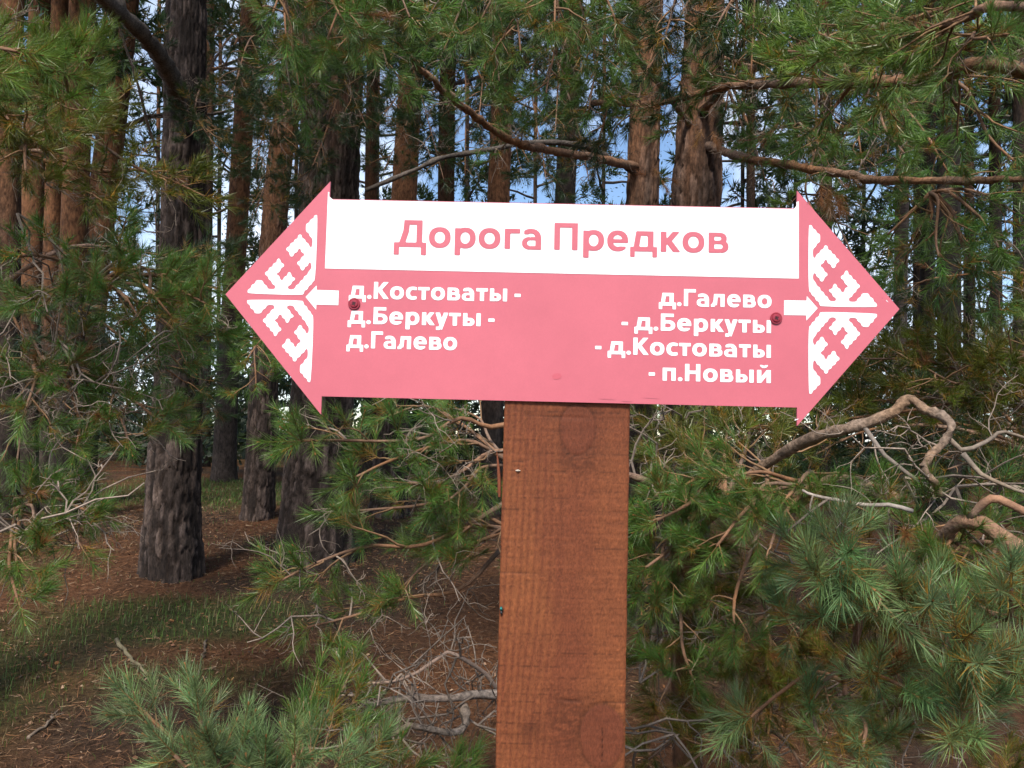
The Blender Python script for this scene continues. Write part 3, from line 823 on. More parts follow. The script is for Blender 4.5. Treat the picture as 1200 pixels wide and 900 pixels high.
GREY = np.array([0.058, 0.042, 0.034]); FISS = np.array([0.020, 0.013, 0.010]); ORANGE = np.array([0.160, 0.072, 0.034])
def trunk_mesh(path, rad, seed, fine=False, z_orange=4.5, flare=0.25, tone=1.0):
    """path: world points from the ground up; returns an Acc"""
    p = np.asarray(path, float)
    seg = np.linalg.norm(np.diff(p, axis=0), axis=1); Ltot = seg.sum()
    if fine:
        n = int(min(330, Ltot / 0.026)); sides = 84 if fine is True else 48
    else:
        n = int(max(14, min(70, Ltot / 0.16))); sides = 14
    dense = catmull(p, 400)
    al = np.concatenate([[0], np.cumsum(np.linalg.norm(np.diff(dense, axis=0), axis=1))])
    u = np.linspace(0, al[-1], n)
    c = np.stack([np.interp(u, al, dense[:, k]) for k in range(3)], 1)
    R = np.interp(np.interp(u, al, np.linspace(0, 1, 400)), np.linspace(0, 1, len(rad)), rad)
    z = c[:, 2] - c[0, 2]
    R = R * (1 + flare * np.exp(-z / 0.28))
    tan = nrm(np.gradient(c, axis=0))
    a = nrm(np.cross(np.tile([0, 1.0, 0], (n, 1)), tan)); b = np.cross(tan, a)
    th = np.linspace(0, 2 * math.pi, sides, endpoint=False)
    TH, ZZ = np.meshgrid(th, z)
    rr = np.broadcast_to(R[:, None], TH.shape).copy()
    sd = seed * 3.17
    rr *= 1 + 0.06 * (fbm(np.cos(TH) * 1.2 + sd, np.sin(TH) * 1.2 + 5, ZZ * .5, 3) - .5) * 2
    rr *= 1 + 0.22 * np.exp(-ZZ / 0.22) * (fbm(np.cos(TH) * 2 + sd + 3, np.sin(TH) * 2 + 9, 0.3, 2) - .5) * 2
    fo = sstep(z_orange - 1.3, z_orange + 1.2, ZZ + 1.1 * (fbm(np.cos(TH) * 1.5 + sd, np.sin(TH) * 1.5, ZZ * .8, 3) - .5) * 2)
    if fine:
        nu = max(8, int(2 * math.pi * R[0] / 0.050))
        wu = 0.5 * (fbm(np.cos(TH) * 4 + sd, np.sin(TH) * 4, ZZ * 5, 3) - .5)
        e, val = plates(TH / (2 * math.pi) * nu + wu, ZZ / 0.21 + 1.3 * (fbm(np.cos(TH) * 3 + 2, np.sin(TH) * 3 + sd, ZZ * 4, 3) - .5), nu, seed)
        pl = sstep(0.02, 0.20, e)
        small = fbm(np.cos(TH) * 22 + sd, np.sin(TH) * 22, ZZ * 24, 4)
        amp = 0.032 * (1 - 0.75 * fo)
        tiny = fbm(np.cos(TH) * 60 + sd, np.sin(TH) * 60, ZZ * 45, 2)
        rr += amp * .8 * (pl * (0.55 + .6 * val) - .6) + 0.016 * (small - .5) * (1 - .4 * fo) + .008 * (tiny - .5) * (1 - .4 * fo)
        f = np.clip(pl * (.35 + .65 * small / .55), 0, 1)[..., None]
        cc = FISS * (1 - f) + GREY * (0.35 + 1.5 * val[..., None] ** 2) * np.array([1.0, .97, .97]) * f
        fl = sstep(.62, .75, fbm(np.cos(TH) * 9 + sd, np.sin(TH) * 9, ZZ * 7, 3))[..., None] * f
        cc = cc * (1 - fl * .7) + np.array([.120, .087, .075]) * fl * .7
        cc = cc * (1 + .25 * (fbm(np.cos(TH) * 2, np.sin(TH) * 2, ZZ * 1.3 + sd, 3) - .5)[..., None] * 2)
        oc = ORANGE * (0.65 + .6 * small[..., None]) * (.75 + .25 * f)
    else:
        small = fbm(np.cos(TH) * 5 + sd, np.sin(TH) * 5, ZZ * 3, 3)
        cc = GREY * (.35 + .8 * small[..., None])
        oc = ORANGE * (.6 + .7 * small[..., None])
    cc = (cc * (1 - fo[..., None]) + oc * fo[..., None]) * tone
    V = c[:, None, :] + rr[..., None] * (np.cos(TH)[..., None] * a[:, None] + np.sin(TH)[..., None] * b[:, None])
    i = np.arange(n - 1)[:, None] * sides; j = np.arange(sides)[None, :]; k = (j + 1) % sides
    q = np.stack([i + j, i + k, i + sides + k, i + sides + j], -1).reshape(-1, 4)
    acc = Acc(); acc.add(V.reshape(-1, 3), None, q, cc.reshape(-1, 3))
    return acc

# ------------------------------------------------------------------ needles and branches
def shoot_template(n, seg, width, seed, L=1.0, nl=0.55):
    r = np.random.default_rng(seed)
    t = np.sort(r.uniform(0.05, 1.0, n) ** 0.8)
    az = np.arange(n) * 2.39996 + r.normal(0, .3, n)
    el = np.radians(62 - 36 * t + r.normal(0, 9, n))
    ln = nl * (0.78 + .30 * r.random(n)) * (1 - .18 * (t > .93))
    d = np.stack([np.cos(el), np.sin(el) * np.cos(az), np.sin(el) * np.sin(az)], 1)
    base = np.stack([t * L, 0 * t, 0 * t], 1)
    s = nrm(np.cross(d, r.normal(0, 1, (n, 3))))
    bend = np.stack([0 * t + .10, -.02 * np.cos(az), -.02 * np.sin(az)], 1) * ln[:, None]
    tip = base + d * ln[:, None] + bend
    mid = base + d * ln[:, None] * .55
    w = width
    if seg == 2:
        V = np.stack([base + s * w * .45, base - s * w * .45, mid - s * w * .5, mid + s * w * .5, tip], 1)
        tr = np.array([[3, 2, 4]]); qd = np.array([[0, 1, 2, 3]])
    else:
        V = np.stack([base + s * w * .5, base - s * w * .5, tip], 1)
        tr = np.array([[0, 1, 2]]); qd = None
    return dict(V=V, tr=tr, qd=qd, t=t)

TM_NEAR = [shoot_template(100, 2, 0.0140, 11 + k, 1.0, .60) for k in range(4)]
TM_CLOSE = [shoot_template(84, 1, 0.0175, 21 + k, 1.0, .62) for k in range(4)]
TM_MID = [shoot_template(44, 1, 0.034, 31 + k, 1.0, .62) for k in range(4)]
TM_FAR = [shoot_template(12, 1, 0.135, 51 + k, 1.0, .75) for k in range(4)]

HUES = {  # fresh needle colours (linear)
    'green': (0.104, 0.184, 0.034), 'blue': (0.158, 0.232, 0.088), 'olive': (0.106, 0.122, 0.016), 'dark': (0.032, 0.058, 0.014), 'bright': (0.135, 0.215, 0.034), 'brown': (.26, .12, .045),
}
YELLOW = np.array([0.34, 0.19, 0.030]); BROWN = np.array([0.24, 0.105, 0.036])

def add_shoots(acc, shoots, tms, hue, old=0.2):
    """shoots: list of (pos, dir, length)"""
    if not shoots: return
    P = np.array([s[0] for s in shoots]); D = nrm(np.array([s[1] for s in shoots])); L = np.array([s[2] for s in shoots])
    M = len(P)
    base = np.array(HUES[hue])
    which = rng.integers(0, len(tms), M)
    ref = rng.normal(0, 1, (M, 3))
    A = nrm(np.cross(D, ref)); B = np.cross(D, A)
    shade = rng.uniform(.72, 1.25, (M, 1)) * np.ones(3)
    shade = shade * (1 + rng.normal(0, .07, (M, 3)))
    kind = rng.random(M)
    for w in range(len(tms)):
        ix = np.flatnonzero(which == w)
        if not len(ix): continue
        T = tms[w]; V = T['V']; n, k = V.shape[:2]
        X = L[ix][:, None, None, None] * (V[None, ..., 0:1] * D[ix][:, None, None] + V[None, ..., 1:2] * A[ix][:, None, None] + V[None, ..., 2:3] * B[ix][:, None, None]) + P[ix][:, None, None]
        c = base * shade[ix][:, None] * rng.uniform(.75, 1.25, (len(ix), n, 1))
        # older inner needles of some shoots turn yellow, a few shoots are brown all over
        yl = ((kind[ix] < old)[:, None] & (T['t'][None] < .55) & (rng.random((len(ix), n)) < .75))[..., None]
        c = np.where(yl, YELLOW * rng.uniform(.5, 1.1, (len(ix), n, 1)), c)
        br = (kind[ix] > 1 - old * .05)[:, None, None]
        c = np.where(br, BROWN * rng.uniform(.6, 1.2, (len(ix), n, 1)), c)
        c = np.repeat(c[:, :, None], k, 2)
        off = (np.arange(len(ix) * n) * k)[:, None]
        tr = (off[:, None] + T['tr'][None]).reshape(-1, 3)
        qd = None if T['qd'] is None else (off[:, None] + T['qd'][None]).reshape(-1, 4)
        acc.add(X.reshape(-1, 3), tr, qd, c.reshape(-1, 3))

SHOOT_COL = np.array([[.22, .13, .05], [.26, .15, .06], [.42, .19, .075]])
TW_LIVE = np.array([0.20, 0.115, 0.062]); TW_DEAD = np.array([0.215, 0.165, 0.130]); LIMB = np.array([0.210, 0.100, 0.048]); LIMB_GREY = np.array([.20, .155, .125])

def limb_cols(n, base, seed=None):
    f = rng.uniform(.7, 1.25, (n, 1))
    g = .45 + .55 * np.clip(np.interp(np.arange(n), np.arange(0, n + 4, 4), rng.random(len(np.arange(0, n + 4, 4)))), 0, 1)[:, None]
    grey = np.ones(3) * base.mean() * np.array([1.08, .98, .90])
    return (base * g + grey * (1 - g)) * f

class Branch:
    """one limb with its twigs (wood) and its needles"""
    def __init__(s, pts, r0, r1, hue='green', lod='near', step=.07, side=.26, start=.25, old=.2, dead=0.0, wood=LIMB, density=1.0, droop=-.02, shoot=.085, sides=8, n=None, spread=1.0, wob=.0):
        s.wood, s.leaf, s.shoots = Acc(), Acc(), []
        pts = np.asarray(pts, float)
        L = np.linalg.norm(np.diff(pts, axis=0), axis=1).sum()
        n = n or max(10, int(L / .04))
        c = catmull(pts, min(n, 60))
        if density == 0:                          # bare limbs bend at knots rather than in smooth arcs
            k = len(c); sg = np.linspace(0, len(pts) - 1, k); i0 = np.minimum(sg.astype(int), len(pts) - 2)
            lin = pts[i0] + (pts[i0 + 1] - pts[i0]) * (sg - i0)[:, None]
            kn = np.zeros((k, 3)); kn[::4] = rng.normal(0, 1, (len(kn[::4]), 3)) * min(.006, r0 * .38)
            kn = np.stack([np.interp(np.arange(k), np.arange(0, k, 4), kn[::4, q]) for q in range(3)], 1)
            c = c * .4 + lin * .6 + kn
        if wob:
            k = len(c); c = c + np.cumsum(rng.normal(0, wob, (k, 3)), 0) * np.linspace(0, 1, k)[:, None]
        s.path, s.len = c, L
        t = np.linspace(0, 1, len(c))
        s.rad = (r0 + (r1 - r0) * t ** .8) * (1 + .10 * rng.normal(0, 1, len(c)) * (r0 > .008))
        tube(s.wood, c, s.rad, sides, limb_cols(len(c), wood), rough=.17 if r0 > .01 else 0)
        dist = np.linalg.norm(c[-1] - CAM)
        lod = 'near' if dist < 1.85 else 'close' if dist < 2.9 else 'mid'
        s.kw = dict(hue=hue, lod=lod, old=old)
        if density > 0: s.fill(step / density, side, start, droop, shoot, spread, r0)
        if dead > 0: s.dead_twigs(dead)
        if density > 0:                          # leader
            d = nrm(c[-1] - c[-3])
            s.tuft(c[-1], d, shoot * 1.15)
    def at(s, t):
        x = t * (len(s.path) - 1); i = min(int(x), len(s.path) - 2); f = x - i
        return s.path[i] * (1 - f) + s.path[i + 1] * f, nrm(s.path[i + 1] - s.path[i])
    def tuft(s, p, d, L):
        s.shoots.append((p, d, L))
        for k in range(rng.integers(2, 4)):
            s.shoots.append((p - d * L * .1, nrm(d + rng.normal(0, .55, 3)), L * rng.uniform(.65, .95)))
    def fill(s, step, side, start, droop, shoot, spread, r0):
        t, k = start, 0
        while t < .98:
            p, tan = s.at(t)
            h = crs(tan, (0, 0, 1.0))
            h = nrm(h) if np.linalg.norm(h) > .1 else np.array([1.0, 0, 0])
            v = crs(h, tan)
            sg = 1 if k % 2 else -1
            ang = rng.normal(0, .6)
            sd = sg * h * math.cos(ang) + v * math.sin(ang)
            A = math.radians(rng.uniform(38, 68)) * spread
            d = tan * math.cos(A) + sd * math.sin(A)
            L = side * (1 - .55 * t) * rng.uniform(.55, 1.2)
            tw = jag(p, d, L, 5, .16, droop, bias=tan * .08)
            s.wood.later(tw, np.linspace(.0042, .0018, len(tw)) * (1 if L > .15 else .75), 4, TW_LIVE * rng.uniform(.7, 1.3))
            m = max(1, int(L / .055))
            for q in range(m):
                u = .35 + .6 * (q + rng.random() * .6) / m
                x = u * (len(tw) - 1); i = min(int(x), len(tw) - 2)
                pp = tw[i] + (tw[i + 1] - tw[i]) * (x - i); dd = nrm(tw[i + 1] - tw[i])
                o = nrm(crs(dd, rng.normal(0, 1, 3)))
                sd2 = nrm(dd * .75 + o * rng.uniform(.5, 1.0) + np.array([0, 0, .12]))
                s.shoots.append((pp, sd2, shoot * rng.uniform(.7, 1.15)))
            s.tuft(tw[-1], nrm(tw[-1] - tw[-2] + np.array([0, 0, .02])), shoot)
            t += step / s.len * rng.uniform(.6, 1.4); k += 1
    def dead_twigs(s, amount, lo=.05, hi=.95, L0=.28):
        for _ in range(int(amount * s.len * 14)):
            p, tan = s.at(rng.uniform(lo, hi))
            d = nrm(crs(tan, rng.normal(0, 1, 3)) + tan * .4 + np.array([0, 0, -.25]))
            dead_tree(s.wood, p, d, L0 * rng.uniform(.4, 1.2), .0030 * rng.uniform(.6, 1.3), 2)
    def build(s, tree, name="branch"):
        w = s.wood.build(name, M_LIMB if s.rad[0] > .011 else M_TWIG, tree, smooth=True)
        if s.shoots:
            # twig core of every shoot
            tms = dict(near=TM_NEAR, close=TM_CLOSE, mid=TM_MID, far=TM_FAR)[s.kw['lod']]
            add_shoots(s.leaf, s.shoots, tms, s.kw['hue'], s.kw['old'])
            if s.kw['lod'] != 'mid':
                for p, d, L in s.shoots:
                    e = p + d * L
                    s.leaf.later([p, e - d * .004, e + d * .008], [.0016, .0013, .0022], 3, SHOOT_COL)
            tag(s.leaf.build("needles", M_NEEDLE, w), kind="stuff")
        return w

def dead_tree(acc, p, d, L, r, depth, col=None):
    col = TW_DEAD * rng.uniform(.55, 1.25) if col is None else col
    tw = jag(p, d, L, 6, .34, -.03)
    acc.later(tw, np.linspace(r, r * .45, len(tw)), 4 if r > .0022 else 3, col)
    if depth > 0:
        for _ in range(rng.integers(2, 5)):
            i = rng.integers(1, len(tw) - 1)
            dd = nrm(tw[i + 1] - tw[i])
            o = nrm(crs(dd, rng.normal(0, 1, 3)))
            dead_tree(acc, tw[i], nrm(dd * .6 + o), L * rng.uniform(.3, .6), r * .6, depth - 1, col)

def pixpath(*pts): return [at(*p) for p in pts]

def crown(tree, cx, cy, z0, z1, rmax, nb, hue, lod='far', shoot=.2, step=.16, seed=0, lean=(0, 0), old=.08, name="crown", cone=False, side=.55):
    """crown of a tall pine: whorled limbs with sprays, joined as one part"""
    wood, leaf, shoots = Acc(), Acc(), []
    for k in range(nb):
        f = (k + rng.random()) / nb
        z = z0 + (z1 - z0) * f
        az = k * 2.4 + rng.normal(0, .4)
        L = rmax * ((1 - f) ** .7 * .85 + .15 if cone else (.35 + .65 * math.sin(math.pi * min(1, .25 + .75 * f)))) * rng.uniform(.65, 1.15)
        ff = (z - z0) / max(.1, (z1 - z0))
        p0 = np.array([cx + lean[0] * ff, cy + lean[1] * ff, z])
        d = np.array([math.cos(az), math.sin(az), rng.uniform(-.15, .35)])
        b = jag(p0, d, L, 7, .13, .02)
        wood.later(b, np.linspace(.040, .010, len(b)) * min(1.0, L / 1.8), 4, LIMB_GREY * rng.uniform(.35, .7))
        m = max(2, int(L * .75 / step))
        for q in range(m):
            u = .25 + .75 * (q + rng.random()) / m
            x = u * (len(b) - 1.001); i = int(x)
            pp = b[i] + (b[i + 1] - b[i]) * (x - i); dd = nrm(b[i + 1] - b[i])
            o = nrm(crs(dd, rng.normal(0, 1, 3) * [.5, .5, 1.2]))
            tw = jag(pp, nrm(dd * .7 + o), side * rng.uniform(.4, 1.1) * (1.1 - .5 * u), 3, .2, .05)
            wood.later(tw, np.linspace(.008, .004, len(tw)), 3, LIMB_GREY * .5)
            for w in tw[1:]:
                for _ in range(2):
                    shoots.append((w, nrm(rng.normal(0, .6, 3) + nrm(tw[-1] - tw[0]) + [0, 0, .3]), shoot * rng.uniform(.7, 1.2)))
    tms = dict(near=TM_NEAR, close=TM_CLOSE, mid=TM_MID, far=TM_FAR)[lod]
    add_shoots(leaf, shoots, tms, hue, old)
    w = wood.build(name, M_BARK_FAR, tree)
    tag(leaf.build("needles", M_NEEDLE, w), kind="stuff")
    return w

def pine(label, path, seed, fine=False, z_orange=4.5, height=14, cz=None, crad=1.9, nb=22, hue='dark', tone=1.0, flare=.25, group=None, shoot=.22, name="pine_tree", mat=None, side=.55, cone=False, hide_top=False):
    """path: photo points (px, py, depth, width in px) up the visible trunk; it is carried on to the crown"""
    pts = [at(*p[:3]) for p in path]
    rad = [p[3] * .5 * p[2] / F_PX for p in path]
    b = pts[0].copy(); b[2] = float(ground_z(b[0], b[1])) - .06
    if pts[0][2] - b[2] < .35: pts[0] = b
    else: pts = [b] + pts; rad = [rad[0] * 1.08] + rad
    d = nrm(pts[-1] - pts[-2]); d[:2] *= .6; d = nrm(d)
    top = pts[-1] + d * max(1.0, height - pts[-1][2]) / max(.5, d[2])
    root = empty(name, b, label, "tree", group)
    if fine:
        mid = pts[-1] + d * 1.5
        acc = trunk_mesh(pts + [mid], rad + [rad[-1] * .94], seed, True, z_orange, flare, tone)
        tube(acc, [mid - d * .05, (mid + top) / 2, top], [rad[-1] * .92, rad[-1] * .6, .03], 12, ORANGE * .7)
    else:
        acc = trunk_mesh(pts + [(pts[-1] + top) / 2, top], rad + [rad[-1] * .7, .025], seed, False, z_orange, flare, tone)
    acc.build("trunk", mat or (M_BARK if fine else M_BARK_FAR), root, smooth=True)
    if nb:
        z0 = cz if cz else height * .5
        a = pts[-1] if z0 < pts[-1][2] + 1 else pts[-1] + (top - pts[-1]) * (z0 - pts[-1][2]) / (top[2] - pts[-1][2])
        if z0 < pts[-1][2]:
            a = pts[-2] + (pts[-1] - pts[-2]) * (z0 - pts[-2][2]) / (pts[-1][2] - pts[-2][2])
        crown(root, a[0], a[1], z0, top[2] + .2, crad, nb, hue, 'far', shoot, .2, lean=(top[0] - a[0], top[1] - a[1]), side=side, cone=cone)
    return root

# ------------------------------------------------------------------ the wood behind the sign
t_big = pine("thick dark-barked pine left of the sign, its whole foot in view", [(201, 668, 6.0, 64), (204, 560, 6.0, 56), (210, 420, 6.0, 50), (215, 220, 6.0, 46), (218, 0, 6.0, 42)], 1, True, 6.5, 15, cz=6.5, nb=34, crad=2.6, flare=.08)
t_fork = pine("stout pine behind the sign's left arrow, forking into two stems", [(368, 642, 6.6, 86), (373, 560, 6.6, 77), (380, 430, 6.6, 68), (398, 220, 6.6, 42), (406, 100, 6.6, 36), (408, 0, 6.6, 32)], 2, True, 4.6, 15, cz=6.5, nb=30, crad=2.4, flare=.10)
# second stem of the forked tree
_p = [at(372, 470, 6.62), at(372, 330, 6.66), at(370, 200, 6.7), at(374, 60, 6.75), at(378, -120, 6.8)]
trunk_mesh(_p, [.20, .15, .13, .115, .10], 22, True, 4.2, 0).build("trunk", M_BARK, t_fork, smooth=True)
t_lean = pine("pine leaning right with orange upper bark, between the big trunk and the sign", [(302, 611, 9, 35), (306, 520, 9, 33), (313, 400, 9, 31), (325, 220, 9, 29), (338, 120, 9, 28), (352, 0, 9, 26)], 3, True, 3.3, 15, cz=7.5, nb=26, crad=2.0, flare=.08)
t_thin = pine("slender far pine with orange upper stem just right of the big trunk", [(262, 566, 13, 26), (267, 450, 13, 25), (276, 300, 13, 24), (285, 150, 13, 23), (295, 0, 13, 22)], 4, False, 3.4, 17, cz=8, nb=24)
t_mid = pine("straight orange-barked pine rising above the sign, right of the forked tree", [(455, 618, 9.5, 40), (459, 500, 9.5, 36), (470, 300, 9.5, 30), (478, 150, 9.5, 28), (487, -20, 9.5, 26)], 5, 2, 2.6, 16, cz=7.6, nb=26)
t_c6 = pine("orange pine stem above the first title word's end, mostly hidden by foliage", [(572, 625, 9.8, 24), (576, 500, 9.8, 26), (582, 300, 9.8, 26), (588, 130, 9.8, 25), (592, -20, 9.8, 24)], 6, False, 2.5, 15, cz=6.6, nb=24)
t_c7 = pine("shaded pine trunk above the middle of the sign", [(655, 600, 8, 24), (660, 300, 8, 24), (668, 100, 8, 23), (672, -20, 8, 22)], 7, False, 5, 14, cz=6, nb=24)
t_c8 = pine("reddish pine trunk rising above the last title word, bearing a long drooping limb", [(748, 620, 5.2, 40), (750, 400, 5.2, 38), (753, 220, 5.2, 36), (757, 100, 5.2, 34), (760, -20, 5.2, 32)], 8, 2, 3.2, 13, cz=5.6, nb=28, crad=2.2)
t_c9 = pine("thick dark pine trunk above the sign, right of the reddish trunk", [(800, 640, 4.8, 58), (808, 400, 4.8, 56), (816, 220, 4.8, 54), (822, 100, 4.8, 46), (828, -20, 4.8, 42)], 9, 2, 3.6, 13, cz=5.2, nb=28, crad=2.2)
t_birch = pine("white-barked birch stem at upper right among the dark pines", [(1052, 560, 15, 15), (1056, 300, 15, 15), (1059, 100, 15, 14), (1060, -20, 15, 13)], 10, False, 99, 15, cz=8, nb=18, hue='olive', tone=4.2, name="birch_tree", mat=M_BIRCH)
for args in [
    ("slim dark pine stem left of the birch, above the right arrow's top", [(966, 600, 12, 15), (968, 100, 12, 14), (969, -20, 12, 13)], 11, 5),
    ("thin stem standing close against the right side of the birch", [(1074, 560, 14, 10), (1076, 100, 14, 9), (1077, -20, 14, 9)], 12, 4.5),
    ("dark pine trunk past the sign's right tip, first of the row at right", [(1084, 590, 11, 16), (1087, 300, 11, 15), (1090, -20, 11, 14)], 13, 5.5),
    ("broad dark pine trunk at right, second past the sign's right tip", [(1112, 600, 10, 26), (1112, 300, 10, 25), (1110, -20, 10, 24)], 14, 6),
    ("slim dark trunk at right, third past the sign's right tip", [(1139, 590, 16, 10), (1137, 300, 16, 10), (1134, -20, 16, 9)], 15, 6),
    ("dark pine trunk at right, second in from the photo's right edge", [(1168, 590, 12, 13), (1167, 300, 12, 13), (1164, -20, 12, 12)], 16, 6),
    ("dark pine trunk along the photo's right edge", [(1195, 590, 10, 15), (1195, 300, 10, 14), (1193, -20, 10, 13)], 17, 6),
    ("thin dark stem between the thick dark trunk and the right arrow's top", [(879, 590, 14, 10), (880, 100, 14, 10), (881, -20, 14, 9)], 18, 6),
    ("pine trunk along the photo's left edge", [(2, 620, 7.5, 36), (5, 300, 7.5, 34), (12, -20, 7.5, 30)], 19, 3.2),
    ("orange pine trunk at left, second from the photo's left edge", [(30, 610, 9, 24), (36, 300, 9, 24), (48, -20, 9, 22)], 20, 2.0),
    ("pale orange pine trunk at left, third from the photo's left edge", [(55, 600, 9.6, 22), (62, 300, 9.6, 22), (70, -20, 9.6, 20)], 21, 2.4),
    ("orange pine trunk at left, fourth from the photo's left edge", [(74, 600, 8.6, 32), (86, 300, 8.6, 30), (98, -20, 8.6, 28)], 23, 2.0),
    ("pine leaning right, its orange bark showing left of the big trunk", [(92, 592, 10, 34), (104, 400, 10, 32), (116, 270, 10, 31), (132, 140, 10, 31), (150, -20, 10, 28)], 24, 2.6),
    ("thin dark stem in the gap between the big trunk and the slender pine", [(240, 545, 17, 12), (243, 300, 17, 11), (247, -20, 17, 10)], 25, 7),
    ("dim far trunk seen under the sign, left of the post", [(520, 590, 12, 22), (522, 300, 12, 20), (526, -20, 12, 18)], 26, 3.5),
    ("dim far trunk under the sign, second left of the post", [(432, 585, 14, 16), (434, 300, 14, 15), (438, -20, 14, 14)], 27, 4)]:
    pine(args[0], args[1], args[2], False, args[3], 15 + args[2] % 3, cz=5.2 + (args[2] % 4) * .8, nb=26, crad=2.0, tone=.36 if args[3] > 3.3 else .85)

# more pines farther back: their boughs come down to the ground line and fill the gaps
def far_pine(label, px, depth, wpx, height, cz, crad, nb, hue, seed, shoot=.26):
    return pine(label, [(px, 545, depth, wpx), (px + 2, 250, depth, wpx), (px + 4, -20, depth, wpx * .9)], seed, False, 9, height, cz=cz, crad=crad, nb=nb, hue=hue, shoot=shoot)

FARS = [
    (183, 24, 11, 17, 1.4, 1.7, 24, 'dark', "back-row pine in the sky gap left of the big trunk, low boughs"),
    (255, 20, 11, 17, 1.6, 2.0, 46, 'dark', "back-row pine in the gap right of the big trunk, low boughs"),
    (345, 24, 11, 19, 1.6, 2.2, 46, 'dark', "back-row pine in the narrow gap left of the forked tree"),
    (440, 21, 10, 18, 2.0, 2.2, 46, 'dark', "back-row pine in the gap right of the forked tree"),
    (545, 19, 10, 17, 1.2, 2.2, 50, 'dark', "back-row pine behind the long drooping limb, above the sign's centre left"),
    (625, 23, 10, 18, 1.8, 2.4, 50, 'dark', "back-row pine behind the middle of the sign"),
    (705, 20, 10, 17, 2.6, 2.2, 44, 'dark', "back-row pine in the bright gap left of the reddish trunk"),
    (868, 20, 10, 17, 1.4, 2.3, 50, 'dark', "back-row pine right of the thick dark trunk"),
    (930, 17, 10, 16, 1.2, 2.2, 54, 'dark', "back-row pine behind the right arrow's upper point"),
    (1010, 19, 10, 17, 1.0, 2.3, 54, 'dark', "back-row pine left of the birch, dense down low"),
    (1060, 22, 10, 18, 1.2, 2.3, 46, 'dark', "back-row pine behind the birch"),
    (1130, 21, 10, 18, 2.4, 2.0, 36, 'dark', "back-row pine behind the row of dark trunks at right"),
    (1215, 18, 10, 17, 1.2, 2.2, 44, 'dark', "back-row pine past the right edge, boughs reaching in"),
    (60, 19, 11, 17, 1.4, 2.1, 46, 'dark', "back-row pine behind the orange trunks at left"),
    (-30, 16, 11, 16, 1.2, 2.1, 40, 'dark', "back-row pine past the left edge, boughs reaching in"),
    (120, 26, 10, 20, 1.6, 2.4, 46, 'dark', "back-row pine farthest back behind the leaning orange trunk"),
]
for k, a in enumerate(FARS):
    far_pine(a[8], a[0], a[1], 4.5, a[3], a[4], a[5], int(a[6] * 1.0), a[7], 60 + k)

# hazy mass of the wood's far edge and low undergrowth: nobody could count it
def leaf_mass(name, label, n, region, size, hue, seed, kind_mat):
    acc = Acc()
    r = np.random.default_rng(seed)
    P = region(r, n)
    d = nrm(r.normal(0, 1, (n, 3))); s = nrm(np.cross(d, r.normal(0, 1, (n, 3))))
    L = size * r.uniform(.6, 1.3, (n, 1)); w = L * .38
    V = np.stack([P - d * L * .5, P + s * w * .5, P + d * L * .5, P - s * w * .5], 1)
    c = np.array(hue) * r.uniform(.6, 1.4, (n, 1)) * (1 + r.normal(0, .08, (n, 3)))
    acc.add(V.reshape(-1, 3), None, np.arange(n * 4).reshape(-1, 4), np.repeat(c, 4, 0))
    o = acc.build(name, kind_mat)
    return tag(o, label, "foliage", kind="stuff")

def under_region(r, n):
    k = 260
    cx = r.uniform(-16, 18, k); cy = r.uniform(14, 28, k); h = r.uniform(.8, 4.4, k); w = r.uniform(.5, 1.3, k)
    i = r.integers(0, k, n)
    u = nrm(r.normal(0, 1, (n, 3))) * r.uniform(.3, 1, (n, 1)) ** .5
    x = cx[i] + u[:, 0] * w[i]; y = cy[i] + u[:, 1] * w[i]
    return np.stack([x, y, ground_z(x, y) + h[i] * (.5 + .5 * u[:, 2])], 1)
leaf_mass("undergrowth", "dim green undergrowth along the far ground line", 60000, under_region, .20, (.026, .042, .016), 5, M_LEAF)

def edge_region(r, n):
    k = 260
    cx = r.uniform(-34, 36, k); cy = r.uniform(32, 52, k); h = r.uniform(1, 17, k); w = r.uniform(.8, 2.2, k)
    i = r.integers(0, k, n)
    u = nrm(r.normal(0, 1, (n, 3))) * r.uniform(.2, 1, (n, 1)) ** .5
    return np.stack([cx[i] + u[:, 0] * w[i], cy[i] + u[:, 1] * w[i], h[i] + u[:, 2] * w[i] * .7], 1)
leaf_mass("far_wood_foliage", "blue-green foliage of the far wood against the sky", 30000, edge_region, .16, (.035, .060, .030), 6, M_LEAF)

# ------------------------------------------------------------------ near boughs
def bough(tree, pts, r0=.012, r1=.004, **kw):
    b = Branch(pixpath(*pts), r0, r1, **kw)
    return b.build(tree)

def scatter(tree, targets, roots, r0=.010, **kw):
    """boughs from the nearest root point to each (px, py, depth) target, sagging a little on the way"""
    for tx, ty, td in targets:
        T = at(tx, ty, td)
        R = min((np.asarray(q) for q in roots), key=lambda q: np.linalg.norm(q - T))
        L = np.linalg.norm(T - R)
        m1 = R + (T - R) * .35 + np.array([0, 0, .10 * L]) + rng.normal(0, .05 * L, 3)
        m2 = R + (T - R) * .72 + np.array([0, 0, .07 * L]) + rng.normal(0, .04 * L, 3)
        Branch([R, m1, m2, T], r0, .0035, **kw).build(tree)

